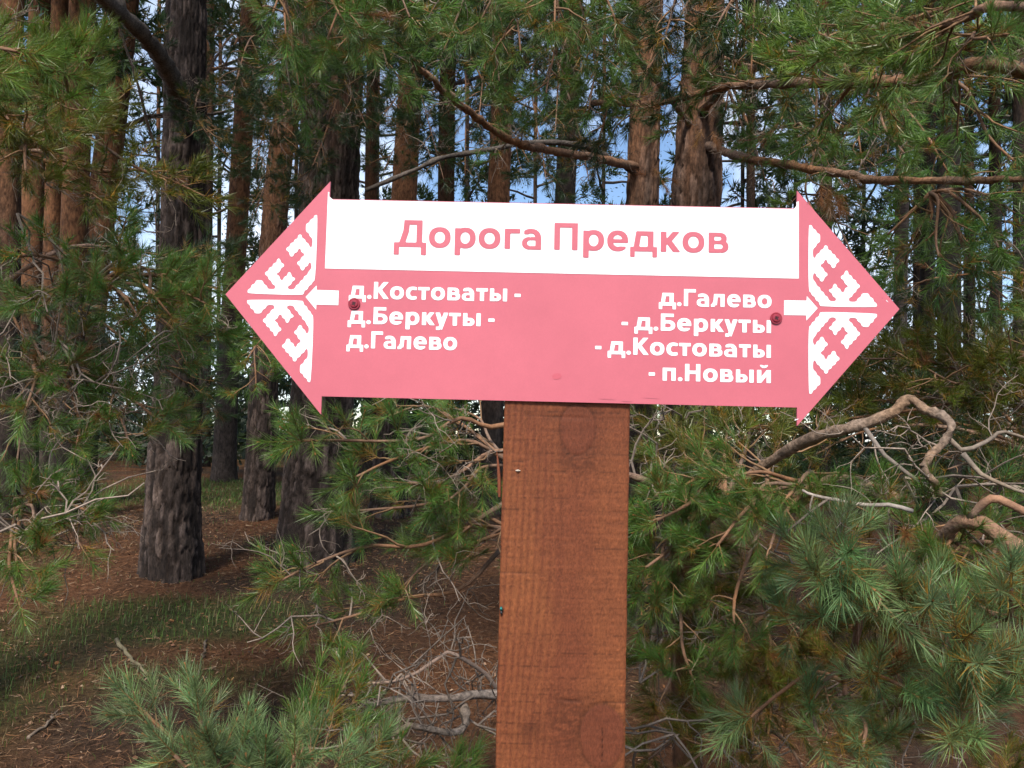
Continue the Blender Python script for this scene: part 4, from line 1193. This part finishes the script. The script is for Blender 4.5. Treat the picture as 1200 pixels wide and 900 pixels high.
# --- forked tree, big tree: dark limbs
bough(t_big, [(212, 130, 5.95), (202, 95, 5.6), (180, 55, 5.2), (130, 5, 4.6), (80, -40, 4.2)], .075, .04, lod='mid', hue='dark', wood=LIMB_GREY * .5, density=.5, start=.4, side=.4)
bough(t_big, [(208, 240, 5.9), (180, 170, 5.5), (155, 80, 5.0), (135, 10, 4.7)], .014, .006, density=0, dead=.5, wood=LIMB_GREY)
bough(t_c8, [(754, 197, 5.25), (700, 185, 4.6), (650, 178, 4.2), (600, 165, 3.9), (545, 130, 3.6), (490, 82, 3.3)], .030, .014, lod='near', hue='green', density=.45, start=.55, dead=.55, side=.3, wob=.006)
bough(t_c8, [(750, 205, 5.15), (690, 172, 4.9), (610, 168, 4.7), (520, 186, 4.5), (430, 222, 4.3)], .022, .012, density=0, dead=.25, wood=LIMB_GREY * .42)
bough(t_c9, [(808, 164, 4.9), (835, 172, 4.62), (868, 184, 4.3), (930, 198, 3.8), (1000, 212, 3.4), (1090, 226, 3.0), (1215, 230, 2.7)], .029, .012, lod='near', hue='green', density=.35, start=.5, dead=.6, side=.3, wob=.004)
bough(t_c9, [(822, 130, 4.7), (860, 95, 4.2), (905, 70, 3.8), (960, 45, 3.5), (1040, 30, 3.1), (1110, 10, 2.8)], .026, .012, hue='green', density=.6, start=.45, dead=.3)
bough(t_c9, [(815, 155, 4.8), (770, 95, 4.3), (720, 40, 3.8), (680, 10, 3.4)], .022, .010, hue='green', density=.7, start=.3, lod='mid', side=.35)

scatter(t_c9, [(960, 260, 3.6), (1010, 190, 3.6), (900, 160, 3.8), (1060, 180, 3.4), (1110, 200, 3.4), (1000, 300, 3.7)], [at(1000, 60, 3.9), at(930, 150, 4.3)], .009, hue='green', density=.75, side=.3, dead=.3, old=.3)
# withered brown tufts
for tr, p, n in ((t_c9, (975, 218, 3.4), 9), (t_c9, (768, 205, 4.4), 4), (t_fork, (410, 98, 6.1), 6), (t_c9, (828, 155, 4.5), 4)):
    acc = Acc(); c = at(*p)
    add_shoots(acc, [(c + rng.normal(0, .03, 3), nrm(np.array([.3, 0, -.7]) + rng.normal(0, .4, 3)), .10) for _ in range(n)], TM_CLOSE, 'brown', 0)
    tag(acc.build("withered_needles", M_NEEDLE, tr), "tuft of withered orange-brown needles", kind="stuff")
# --- pine standing just outside the right edge
R1b = np.array([2.75, 2.7, float(ground_z(2.75, 2.7)) - .05])
t_r1 = empty("pine_tree", R1b, "pine outside the right edge whose orange limbs cross the upper right corner", "tree")
trunk_mesh([R1b, R1b + [.02, .05, 2.5], R1b + [.06, .1, 6], R1b + [.1, .1, 10.5]], [.16, .14, .11, .03], 41, False, 2.0).build("trunk", M_BARK_FAR, t_r1, smooth=True)
crown(t_r1, R1b[0], R1b[1], 4.6, 10.5, 1.8, 26, 'green', 'far', .2, .2)
_ra = R1b + np.array([0.02, .05, 2.45])
Branch([_ra] + pixpath((1205, 83, 2.45), (1100, 90, 2.6), (1000, 97, 2.75), (915, 98, 2.9), (850, 105, 3.1), (775, 122, 3.4), (700, 120, 3.7)), .026, .012, hue='green', density=.55, start=.3, dead=.45, side=.3, wob=.003).build(t_r1)
Branch([_ra + [0, 0, .5]] + pixpath((1215, 10, 2.0), (1130, 22, 2.1), (1060, 45, 2.3), (990, 62, 2.5), (900, 60, 2.8)), .016, .006, hue='bright', density=1.0, start=.3, dead=.1, side=.3).build(t_r1)
scatter(t_r1, [(1080, 8, 2.2), (1010, -5, 2.6), (1170, 95, 2.6), (1130, 150, 2.7), (1040, 130, 3.0), (960, 150, 3.3), (1190, 190, 2.5), (1120, 60, 2.4), (930, 25, 3.0), (1180, 40, 1.9)],
        [_ra, at(1100, 90, 2.6), at(1000, 97, 2.75)], .008, hue='green', density=.9, side=.28, dead=.15)
scatter(t_r1, [(1100, 300, 2.8), (1150, 340, 3.0), (1120, 250, 3.0), (1190, 250, 2.9), (1060, 310, 3.2), (1170, 290, 2.7), (1040, 275, 3.0), (1180, 350, 2.8), (1090, 260, 2.9)], [_ra - [0, 0, .3], at(1090, 226, 2.95)], .008, hue='green', density=.8, side=.28, dead=.3, old=.3)
scatter(t_r1, [(1010, 420, 3.0), (1080, 430, 2.8), (1150, 420, 2.9), (960, 400, 3.2), (1190, 460, 2.7), (1060, 390, 3.2), (990, 470, 3.0), (920, 500, 3.0)], [_ra - [0, 0, 1.1], _ra - [0.2, -.6, .9]], .010, hue='olive', density=.9, side=.32, dead=.35, old=.45, lod='near')

# --- needles hanging into the top of the picture from the trees overhead
_u1 = at(640, -200, 3.6); _u2 = at(430, -170, 3.6); _u3 = at(870, -160, 3.6); _u4 = at(330, -180, 3.4)
scatter(t_c7, [(560, 30, 2.6), (610, 60, 2.7), (650, 25, 2.5), (700, 70, 2.8), (640, 110, 3.0), (720, 20, 2.6), (585, 95, 3.1), (690, 130, 3.3), (520, 60, 3.0)], [_u1], .010, hue='green', density=.95, side=.3, dead=.15)
scatter(t_fork, [(335, 40, 2.5), (380, 60, 2.6), (430, 45, 2.6), (350, 100, 2.8), (455, 80, 2.8), (400, 20, 2.4), (320, 15, 2.5), (360, 140, 3.2), (480, 20, 2.8)], [_u2, _u4], .010, hue='green', density=.95, side=.28, dead=.2, old=.25)
scatter(t_c9, [(780, 40, 2.8), (840, 30, 2.8), (880, 90, 3.2), (800, 100, 3.2), (760, 80, 3.0), (920, 110, 3.4), (850, 130, 3.5), (740, 140, 3.4), (700, 170, 3.8)], [_u3], .010, hue='dark', density=.95, side=.32, dead=.3, old=.25)

# --- pine just outside the left edge
L0b = np.array([-2.75, 3.1, float(ground_z(-2.75, 3.1)) - .05])
t_l0 = empty("pine_tree", L0b, "pine outside the left edge whose green boughs hang across the left side", "tree")
trunk_mesh([L0b, L0b + [-.02, .05, 2.5], L0b + [.02, .1, 6], L0b + [.0, .1, 10.5]], [.15, .13, .10, .03], 42, False, 2.0).build("trunk", M_BARK_FAR, t_l0, smooth=True)
crown(t_l0, L0b[0], L0b[1], 4.6, 10.5, 1.7, 24, 'green', 'far', .2, .2)
_l = lambda z: np.array([L0b[0], L0b[1], z])
scatter(t_l0, [(75, 70, 1.9), (20, 60, 1.8), (0, 95, 1.9)], [_l(2.5)], .010, hue='bright', density=1.1, side=.24, dead=.05)
scatter(t_l0, [(50, 160, 2.5), (30, 200, 2.4), (200, 215, 2.9), (240, 230, 3.0), (100, 230, 2.7), (10, 140, 2.4)], [_l(2.5), at(20, 180, 2.9)], .010, hue='olive', density=1.0, side=.28, dead=.25, old=.35)
scatter(t_l0, [(240, 355, 2.5), (200, 370, 2.5), (165, 375, 2.5), (215, 395, 2.5), (150, 370, 2.6), (255, 385, 2.6), (90, 340, 2.5), (40, 350, 2.4), (180, 400, 2.7), (20, 300, 2.5)], [_l(2.1), at(120, 330, 2.8)], .009, hue='green', density=.85, side=.24, dead=.3, old=.25)
scatter(t_l0, [(60, 440, 2.5), (30, 480, 2.4), (110, 460, 2.6), (195, 500, 2.5), (150, 515, 2.5), (90, 520, 2.5), (20, 540, 2.4)], [_l(1.75), at(60, 430, 2.8)], .009, hue='green', density=.75, side=.24, dead=.45, old=.3)
scatter(t_l0, [(95, 640, 2.3), (40, 610, 2.3), (20, 660, 2.2), (105, 600, 2.4), (30, 580, 2.4), (20, 700, 2.1)], [_l(1.35), at(15, 600, 2.5)], .008, hue='green', density=.75, side=.20, dead=.45, old=.2)
# bare crooked twigs on the left
for p, d in (((15, 650, 2.3), (.4, 0, .5)), ((70, 400, 2.6), (.5, 0, -.4)), ((105, 330, 2.8), (.6, .1, .4)), ((20, 250, 2.6), (.6, .1, -.6)), ((60, 280, 2.7), (.3, 0, -.8))):
    acc = Acc()
    for _ in range(3): dead_tree(acc, at(*p), np.array(d) + rng.normal(0, .2, 3), .5, .0045, 3)
    acc.build("dead_twigs", M_TWIG, t_l0)
# --- darker boughs farther in, between the trunks
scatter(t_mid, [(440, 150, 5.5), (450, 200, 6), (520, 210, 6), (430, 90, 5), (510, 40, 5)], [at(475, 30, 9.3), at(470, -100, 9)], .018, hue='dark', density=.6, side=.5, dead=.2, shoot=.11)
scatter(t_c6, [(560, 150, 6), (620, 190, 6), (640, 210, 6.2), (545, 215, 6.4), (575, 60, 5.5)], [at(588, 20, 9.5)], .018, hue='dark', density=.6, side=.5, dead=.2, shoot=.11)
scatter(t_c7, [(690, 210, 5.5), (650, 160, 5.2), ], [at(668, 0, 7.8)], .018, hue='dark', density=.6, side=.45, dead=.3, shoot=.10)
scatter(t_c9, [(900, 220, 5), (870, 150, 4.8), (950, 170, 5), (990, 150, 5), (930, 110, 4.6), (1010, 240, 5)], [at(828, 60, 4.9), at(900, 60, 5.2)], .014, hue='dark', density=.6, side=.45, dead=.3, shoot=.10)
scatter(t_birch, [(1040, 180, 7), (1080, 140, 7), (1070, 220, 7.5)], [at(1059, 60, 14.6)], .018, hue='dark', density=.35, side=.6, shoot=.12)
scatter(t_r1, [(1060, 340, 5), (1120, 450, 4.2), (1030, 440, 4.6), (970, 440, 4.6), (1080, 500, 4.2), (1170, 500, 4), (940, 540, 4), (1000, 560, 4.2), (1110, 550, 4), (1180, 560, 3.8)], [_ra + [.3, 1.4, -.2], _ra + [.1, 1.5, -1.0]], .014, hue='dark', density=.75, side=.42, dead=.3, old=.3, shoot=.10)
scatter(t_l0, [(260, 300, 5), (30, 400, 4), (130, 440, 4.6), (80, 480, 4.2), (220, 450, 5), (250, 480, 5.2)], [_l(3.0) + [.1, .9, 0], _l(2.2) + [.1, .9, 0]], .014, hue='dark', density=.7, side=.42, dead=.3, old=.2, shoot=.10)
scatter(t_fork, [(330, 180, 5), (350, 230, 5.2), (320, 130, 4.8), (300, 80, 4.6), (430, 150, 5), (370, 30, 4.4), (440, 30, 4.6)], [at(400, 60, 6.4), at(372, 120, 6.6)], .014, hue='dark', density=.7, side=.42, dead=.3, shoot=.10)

# boughs in front of the leaning pines
scatter(t_lean, [(300, 450, 4.2), (320, 400, 4.4), (290, 420, 4.0)], [at(305, 330, 6)], .010, hue='green', density=.8, side=.3, lod='near')
scatter(t_thin, [(250, 170, 5), (300, 200, 5.2), (270, 120, 5), (235, 140, 5.5), (300, 250, 5.2)], [at(285, 80, 8)], .014, hue='dark', density=.6, side=.45, lod='mid', dead=.3)

# --- the low spreading pine right of the post
R0b = np.array([0.62, 2.65, float(ground_z(.62, 2.65)) - .05])
t_r0 = empty("low_pine", R0b, "low spreading pine filling the lower right behind the post, with bare orange limbs", "tree")
_k = pixpath((800, 680, 2.55), (812, 620, 2.5), (850, 585, 2.45))
stem = trunk_mesh([R0b, R0b * .5 + _k[0] * .5, _k[0], _k[1], _k[2]], [.055, .048, .04, .034, .028], 43, False, .2, .1)
stem.build("trunk", M_BARK_FAR, t_r0, smooth=True)
ORL = LIMB * 1.1
bough(t_r0, [(850, 585, 2.45), (895, 545, 2.3), (935, 522, 2.15), (1000, 502, 2.0), (1045, 485, 1.95), (1064, 471, 1.93), (1088, 485, 1.9), (1110, 500, 1.88), (1104, 517, 1.87), (1086, 538, 1.86), (1082, 552, 1.86), (1092, 570, 1.85), (1096, 588, 1.85)], .0175, .0075, density=0, dead=.25, wood=np.array([.21, .125, .072]), n=60, wob=.0015, sides=10)
bough(t_r0, [(1106, 510, 1.88), (1128, 530, 1.86), (1160, 515, 1.85), (1172, 506, 1.85), (1215, 520, 1.85)], .007, .003, density=0, dead=.5, wood=np.array([.20, .145, .10]))
bough(t_r0, [(1128, 530, 1.86), (1150, 555, 1.83), (1190, 575, 1.8), (1220, 585, 1.8)], .007, .003, density=0, dead=.5, wood=np.array([.20, .145, .10]))
bough(t_r0, [(1012, 500, 1.98), (1035, 535, 1.95), (1062, 556, 1.92), (1090, 575, 1.9)], .0062, .004, density=0, dead=.6, wood=TW_DEAD)
bough(t_r0, [(900, 610, 2.4), (975, 560, 2.2), (1005, 570, 2.1), (1035, 585, 2.05), (1055, 598, 2.0)], .028, .020, density=0, wood=np.array([.20, .115, .06]))
bough(t_r0, [(1220, 665, 1.75), (1170, 622, 1.75), (1150, 608, 1.76), (1128, 610, 1.79), (1108, 628, 1.85), (1085, 650, 1.95)], .022, .012, density=0, dead=.35, wob=.0025, sides=11, wood=np.array([.27, .145, .085]))
bough(t_r0, [(1140, 604, 1.76), (1152, 588, 1.74), (1165, 580, 1.73), (1200, 600, 1.7), (1230, 620, 1.7)], .010, .007, density=0, wood=np.array([.25, .13, .075]), dead=.3)
bough(t_r0, [(1070, 598, 1.62), (1045, 591, 1.62), (1010, 592, 1.63), (975, 585, 1.64), (950, 582, 1.65), (935, 575, 1.66)], .005, .0028, wob=.002, density=0, dead=.9, wood=np.array([.26, .21, .17]))
_rt = [_k[0], _k[1], _k[2], at(900, 610, 2.4), at(960, 570, 2.25), at(1150, 640, 2.1), at(1050, 650, 2.2), at(900, 720, 2.5)]
# back layer, darker and yellower
scatter(t_r0, [(790, 500, 2.8), (850, 490, 2.8), (900, 480, 2.9), (770, 540, 2.7), (830, 530, 2.7), (900, 540, 2.7), (960, 500, 2.8), (780, 700, 2.5), (760, 650, 2.5), (870, 690, 2.4), (820, 740, 2.4), (770, 770, 2.4), (900, 780, 2.3),
               (850, 820, 2.3), (960, 800, 2.3), (1020, 720, 2.3), (1090, 680, 2.3), (1160, 700, 2.2), (940, 640, 2.4), (1050, 830, 2.2), (1130, 830, 2.2), (900, 860, 2.2)],
        _rt, .008, hue='olive', density=.75, side=.24, dead=.35, old=.45)
# front layer, green stars
scatter(t_r0, [(757, 665, 2.1), (770, 700, 2.1), (752, 630, 2.2), (760, 590, 2.2), (800, 570, 2.1), (850, 560, 2.1), (880, 600, 2.0), (770, 610, 2.1), (920, 585, 2.05), (840, 640, 2.0), (900, 650, 1.95), (760, 720, 2.1), (810, 790, 2.0), (1150, 650, 1.75), (1180, 690, 1.7), (1110, 640, 1.8), (1060, 620, 1.85), (860, 740, 2.0)],
        _rt, .008, hue='green', density=.85, side=.19, dead=.15, old=.15, shoot=.08)
scatter(t_r0, [(985, 655, 1.45), (1015, 690, 1.5), (955, 725, 1.55), (1085, 715, 1.5), (1130, 775, 1.4), (1185, 690, 1.45), (1185, 790, 1.35), (1060, 805, 1.55), (1120, 860, 1.4), (960, 865, 1.65), (880, 840, 1.8), (1010, 880, 1.6)],
        [at(990, 800, 1.95), at(1100, 780, 1.9), at(1190, 860, 1.8), at(920, 790, 2.1)], .006, hue='blue', density=.62, side=.13, dead=.1, old=.45, shoot=.095, start=.5)
scatter(t_r0, [(770, 830, 2.3), (830, 870, 2.3), (940, 900, 2.2), (1040, 900, 2.2), (800, 900, 2.2), (1150, 900, 2.1), (1000, 770, 2.1), (940, 740, 2.2), (1060, 760, 2.1), (840, 690, 2.3), (910, 820, 2.2), (990, 830, 2.1), (1110, 810, 2.0), (760, 890, 2.4), (870, 770, 2.3), (1190, 760, 2.0), (790, 640, 2.3)],
        [_k[0], at(900, 860, 2.5), at(1020, 840, 2.4), at(1130, 850, 2.4)], .007, hue='olive', density=.8, side=.2, dead=.3, old=.5, shoot=.078)
# dead tangle low beside the post
for p in ((745, 880, 2.2), (760, 850, 2.2), (790, 860, 2.2), (750, 800, 2.3), (745, 560, 2.5), (770, 520, 2.6), (800, 500, 2.7), (1060, 560, 1.95), (1120, 570, 1.95)):
    acc = Acc()
    for _ in range(3): dead_tree(acc, at(*p), rng.normal(0, 1, 3) * [1, .5, .7], .34, .0040, 2)
    acc.build("dead_twigs", M_TWIG, t_r0)
# limbs of the same pine that pass behind the post and show on its left
bough(t_r0, [(850, 600, 2.4), (790, 578, 2.35), (735, 556, 2.3), (660, 540, 2.3), (583, 528, 2.3), (545, 550, 2.25), (515, 567, 2.2), (480, 566, 2.15)], .013, .004, hue='green', density=.55, start=.6, side=.24, dead=.5)
bough(t_r0, [(660, 470, 2.5), (583, 500, 2.4), (540, 490, 2.35), (500, 512, 2.3), (460, 517, 2.25), (400, 516, 2.15), (345, 517, 2.05)], .009, .003, hue='green', density=.8, start=.55, side=.22, dead=.6)
bough(t_r0, [(590, 590, 2.35), (540, 620, 2.3), (490, 640, 2.25), (430, 640, 2.2), (370, 660, 2.1), (330, 680, 2.05)], .008, .003, hue='green', density=.65, start=.45, side=.22, dead=.6)
bough(t_r0, [(590, 640, 2.4), (540, 690, 2.35), (480, 700, 2.3), (420, 720, 2.25), (360, 735, 2.2)], .008, .003, hue='green', density=.6, start=.4, side=.22, dead=.6)
scatter(t_r0, [(415, 560, 2.15), (400, 600, 2.3), (520, 590, 2.2), (540, 625, 2.25), (450, 490, 2.6), (560, 640, 2.3), (500, 630, 2.3), (540, 480, 2.6), (470, 690, 2.3)], [at(600, 545, 2.35), at(600, 620, 2.35)], .006, hue='green', density=.7, side=.18, dead=.35, old=.2)
bough(t_r0, [(680, 815, 2.3), (581, 818, 2.25), (530, 822, 2.2), (470, 821, 2.15), (440, 827, 2.1), (415, 815, 2.1)], .017, .007, density=0, dead=1.3, wood=np.array([.25, .185, .145]))
bough(t_r0, [(545, 822, 2.2), (548, 845, 2.18), (535, 862, 2.15), (490, 853, 2.1), (478, 850, 2.1), (450, 868, 2.05)], .014, .006, density=0, dead=1.1, wood=np.array([.25, .18, .13]))
bough(t_r0, [(590, 820, 2.3), (570, 790, 2.25), (545, 772, 2.2), (525, 765, 2.2), (490, 790, 2.15), (460, 800, 2.1), (420, 800, 2.1)], .007, .004, density=0, dead=1.4, wood=np.array([.24, .16, .12]))
for p in ((560, 850, 2.2), (500, 840, 2.15), (470, 790, 2.2), (460, 860, 2.1)):
    acc = Acc()
    for _ in range(4): dead_tree(acc, at(*p), rng.normal(0, 1, 3) * [1, .4, .5], .34, .0036, 2)
    acc.build("dead_twigs", M_TWIG, t_r0)

# --- young pine at the bottom left
Y0b = np.array([-.62, 1.95, float(ground_z(-.62, 1.95)) - .03])
t_y0 = empty("young_pine", Y0b, "young bluish pine at the bottom edge left of the post", "tree")
trunk_mesh([Y0b, Y0b + [.02, -.03, .3], Y0b + [.03, -.05, .52]], [.016, .012, .007], 44, False, .1, .1).build("trunk", M_BARK_FAR, t_y0, smooth=True)
_y = [Y0b + [.01, -.02, .12], Y0b + [.03, -.05, .26]]
scatter(t_y0, [(170, 835, 1.66), (235, 845, 1.72), (255, 890, 1.56), (205, 885, 1.6), (310, 905, 1.55), (345, 885, 1.66), (395, 900, 1.6), (430, 890, 1.75)], _y, .005, hue='blue', density=.5, side=.12, start=.6, dead=.05, old=.15, shoot=.085)
scatter(t_y0, [(365, 815, 1.95), (405, 800, 2.05), (355, 855, 1.9), (410, 865, 1.9), (470, 915, 1.85), (530, 905, 1.95)], _y, .005, hue='green', density=.5, side=.14, start=.55, dead=.3, old=.5)

# ------------------------------------------------------------------ forest floor: litter, grass, sticks, leaves
def floor_points(r, n, x0, x1, y0, y1):
    x = r.uniform(x0, x1, n); y = y0 + (y1 - y0) * r.random(n) ** 1.35
    return x * (y / y1) ** .55, y

def build_litter():
    r = np.random.default_rng(12)
    acc = Acc()
    # fallen needles
    n = 78000
    x, y = floor_points(r, n, -8.5, 3.5, 2.4, 12)
    keep = r.random(n) > grass_mask(x, y) * .6
    x, y = x[keep], y[keep]; n = len(x)
    z = ground_z(x, y) + .004 + r.exponential(.006, n)
    a = r.uniform(0, 2 * math.pi, n); L = r.uniform(.035, .085, n); w = np.clip(.0016 * y / 2.2, .0016, .006)
    d = np.stack([np.cos(a), np.sin(a), r.normal(0, .22, n)], 1) * L[:, None]
    s = np.stack([-np.sin(a), np.cos(a), r.normal(0, .4, n)], 1) * w[:, None]
    P = np.stack([x, y, z], 1)
    V = np.stack([P - d / 2 - s / 2, P - d / 2 + s / 2, P + d / 2], 1)
    pal = np.array([[.20, .095, .045], [.14, .070, .038], [.25, .14, .075], [.085, .05, .033], [.28, .19, .12]])
    c = pal[r.choice(5, n, p=[.36, .28, .14, .14, .08])] * r.uniform(.6, 1.25, (n, 1))
    acc.add(V.reshape(-1, 3), np.arange(n * 3).reshape(-1, 3), None, np.repeat(c, 3, 0))
    # flakes of bark, leaf scraps and cone scales
    n = 14000
    x, y = floor_points(r, n, -8.5, 3.5, 2.4, 13)
    z = ground_z(x, y) + .006
    P = np.stack([x, y, z], 1)
    a = r.uniform(0, 6.28, n); L = r.uniform(.007, .024, n)[:, None]
    d = np.stack([np.cos(a), np.sin(a), r.normal(0, .3, n)], 1) * L
    s = np.stack([-np.sin(a), np.cos(a), r.normal(0, .5, n)], 1) * L * r.uniform(.3, .8, (n, 1))
    V = np.stack([P - d * .6, P + s * .5 + [0, 0, .004], P + d * .6, P - s * .5], 1)
    pal = np.array([[.13, .065, .038], [.075, .045, .032], [.20, .12, .075], [.30, .20, .13], [.24, .10, .04]])
    c = pal[r.choice(5, n, p=[.35, .33, .17, .07, .08])] * r.uniform(.6, 1.2, (n, 1))
    acc.add(V.reshape(-1, 3), None, np.arange(n * 4).reshape(-1, 4), np.repeat(c, 4, 0))
    tag(acc.build("needle_litter", M_LITTER), "brown fallen pine needles and bark scraps covering the ground", "litter", kind="stuff")

def build_grass():
    r = np.random.default_rng(13)
    n = 90000
    x, y = floor_points(r, n, -8.5, 2.5, 2.4, 15)
    m = grass_mask(x, y)
    keep = r.random(n) < m ** 1.3 * .7 + .11 * (x < -.4)
    x, y, m = x[keep], y[keep], m[keep]; n = len(x)
    z = ground_z(x, y) - .004
    h = r.uniform(.02, .085, n) * (.6 + .5 * m)
    a = r.uniform(0, 6.28, n); lean = r.uniform(.1, .8, n)
    w = np.clip(.0022 * y / 3, .002, .007)
    P = np.stack([x, y, z], 1)
    d = np.stack([np.cos(a) * lean, np.sin(a) * lean, np.ones(n)], 1) * h[:, None]
    s = np.stack([-np.sin(a), np.cos(a), 0 * a], 1) * w[:, None]
    mid = P + d * .55 * [.6, .6, 1.1]
    tip = P + d * [1.35, 1.35, .95]
    V = np.stack([P - s / 2, P + s / 2, mid + s * .4, mid - s * .4, tip], 1)
    g = np.array([.060, .112, .014]); dry = np.array([.155, .115, .048])
    f = (r.random(n) < .62 - .42 * m)[:, None]
    c = np.where(f, dry, g) * r.uniform(.6, 1.35, (n, 1))
    o = (np.arange(n) * 5)[:, None]
    acc = Acc(); acc.add(V.reshape(-1, 3), o + np.array([3, 2, 4]), o + np.array([0, 1, 2, 3]), np.repeat(c, 5, 0))
    tag(acc.build("grass", M_GRASS), "sparse green and dry grass on the forest floor", "grass", kind="stuff")
build_litter()
build_grass()

def stick(pixels, r0, label, col):
    p = np.array([on_ground(*q) for q in pixels]); p[:, 2] += r0 * .9
    c = catmull(p, 14) + rng.normal(0, .004, (14, 3)) * [1, 1, .3]
    acc = Acc(); tube(acc, c, np.linspace(r0, r0 * .5, 14), 7, np.array(col) * rng.uniform(.7, 1.3, (14, 1)), .12)
    for _ in range(3):
        i = rng.integers(4, 11)
        dead_tree(acc, c[i], nrm(c[i + 1] - c[i]) + rng.normal(0, .5, 3) * [1, 1, .3] + [0, 0, .15], r0 * 9, r0 * .35, 1, np.array(col) * .8)
    root = c[0]
    o = acc.build("fallen_stick", M_TWIG, None, True)
    tag(o, label, "stick")
stick([(136, 752), (152, 772), (172, 793)], .013, "grey-green fallen stick lying on the litter below the grass patch", (.15, .125, .075))
stick([(240, 752), (238, 770), (232, 792)], .008, "thin dark fallen stick lying near the young pine's top", (.10, .075, .055))
stick([(30, 868), (55, 850), (68, 834)], .008, "thin fallen stick lying in the bottom left corner", (.16, .12, .09))

def leaf(px, py, size, col):
    p = on_ground(px, py)
    a = rng.uniform(0, 6.28)
    k = 10; th = np.arange(k) * 2 * math.pi / k
    rr = size * (1 + .18 * np.cos(3 * th + a))
    V = np.stack([p[0] + rr * np.cos(th) * .8, p[1] + rr * np.sin(th), p[2] + .016 + .007 * np.sin(2 * th + a)], 1)
    V = np.vstack([V, p + [0, 0, .009]])
    acc = Acc(); acc.add(V, [(k, i, (i + 1) % k) for i in range(k)], None, np.array(col) * rng.uniform(.8, 1.2))
    tag(acc.build("fallen_leaf", M_LEAF), LEAFS[(px, py)], "leaf", "fallen leaves on the forest floor")
LEAFS = {(68, 780): "pale tan fallen leaf near the left edge, left of the grey-green stick", (200, 730): "small fallen leaf just below the green grass patch",
         (283, 740): "small orange fallen leaf right of the grass patch", (70, 706): "small fallen leaf left of the grass patch", (255, 655): "yellow fallen leaf on the litter right of the big trunk's foot",
         (270, 799): "fallen leaf just above the young pine's tips"}
for q in LEAFS:
    leaf(*q, .020 if q[1] > 700 else .024, [(.42, .22, .07), (.45, .27, .12), (.38, .16, .06)][q[0] % 3])
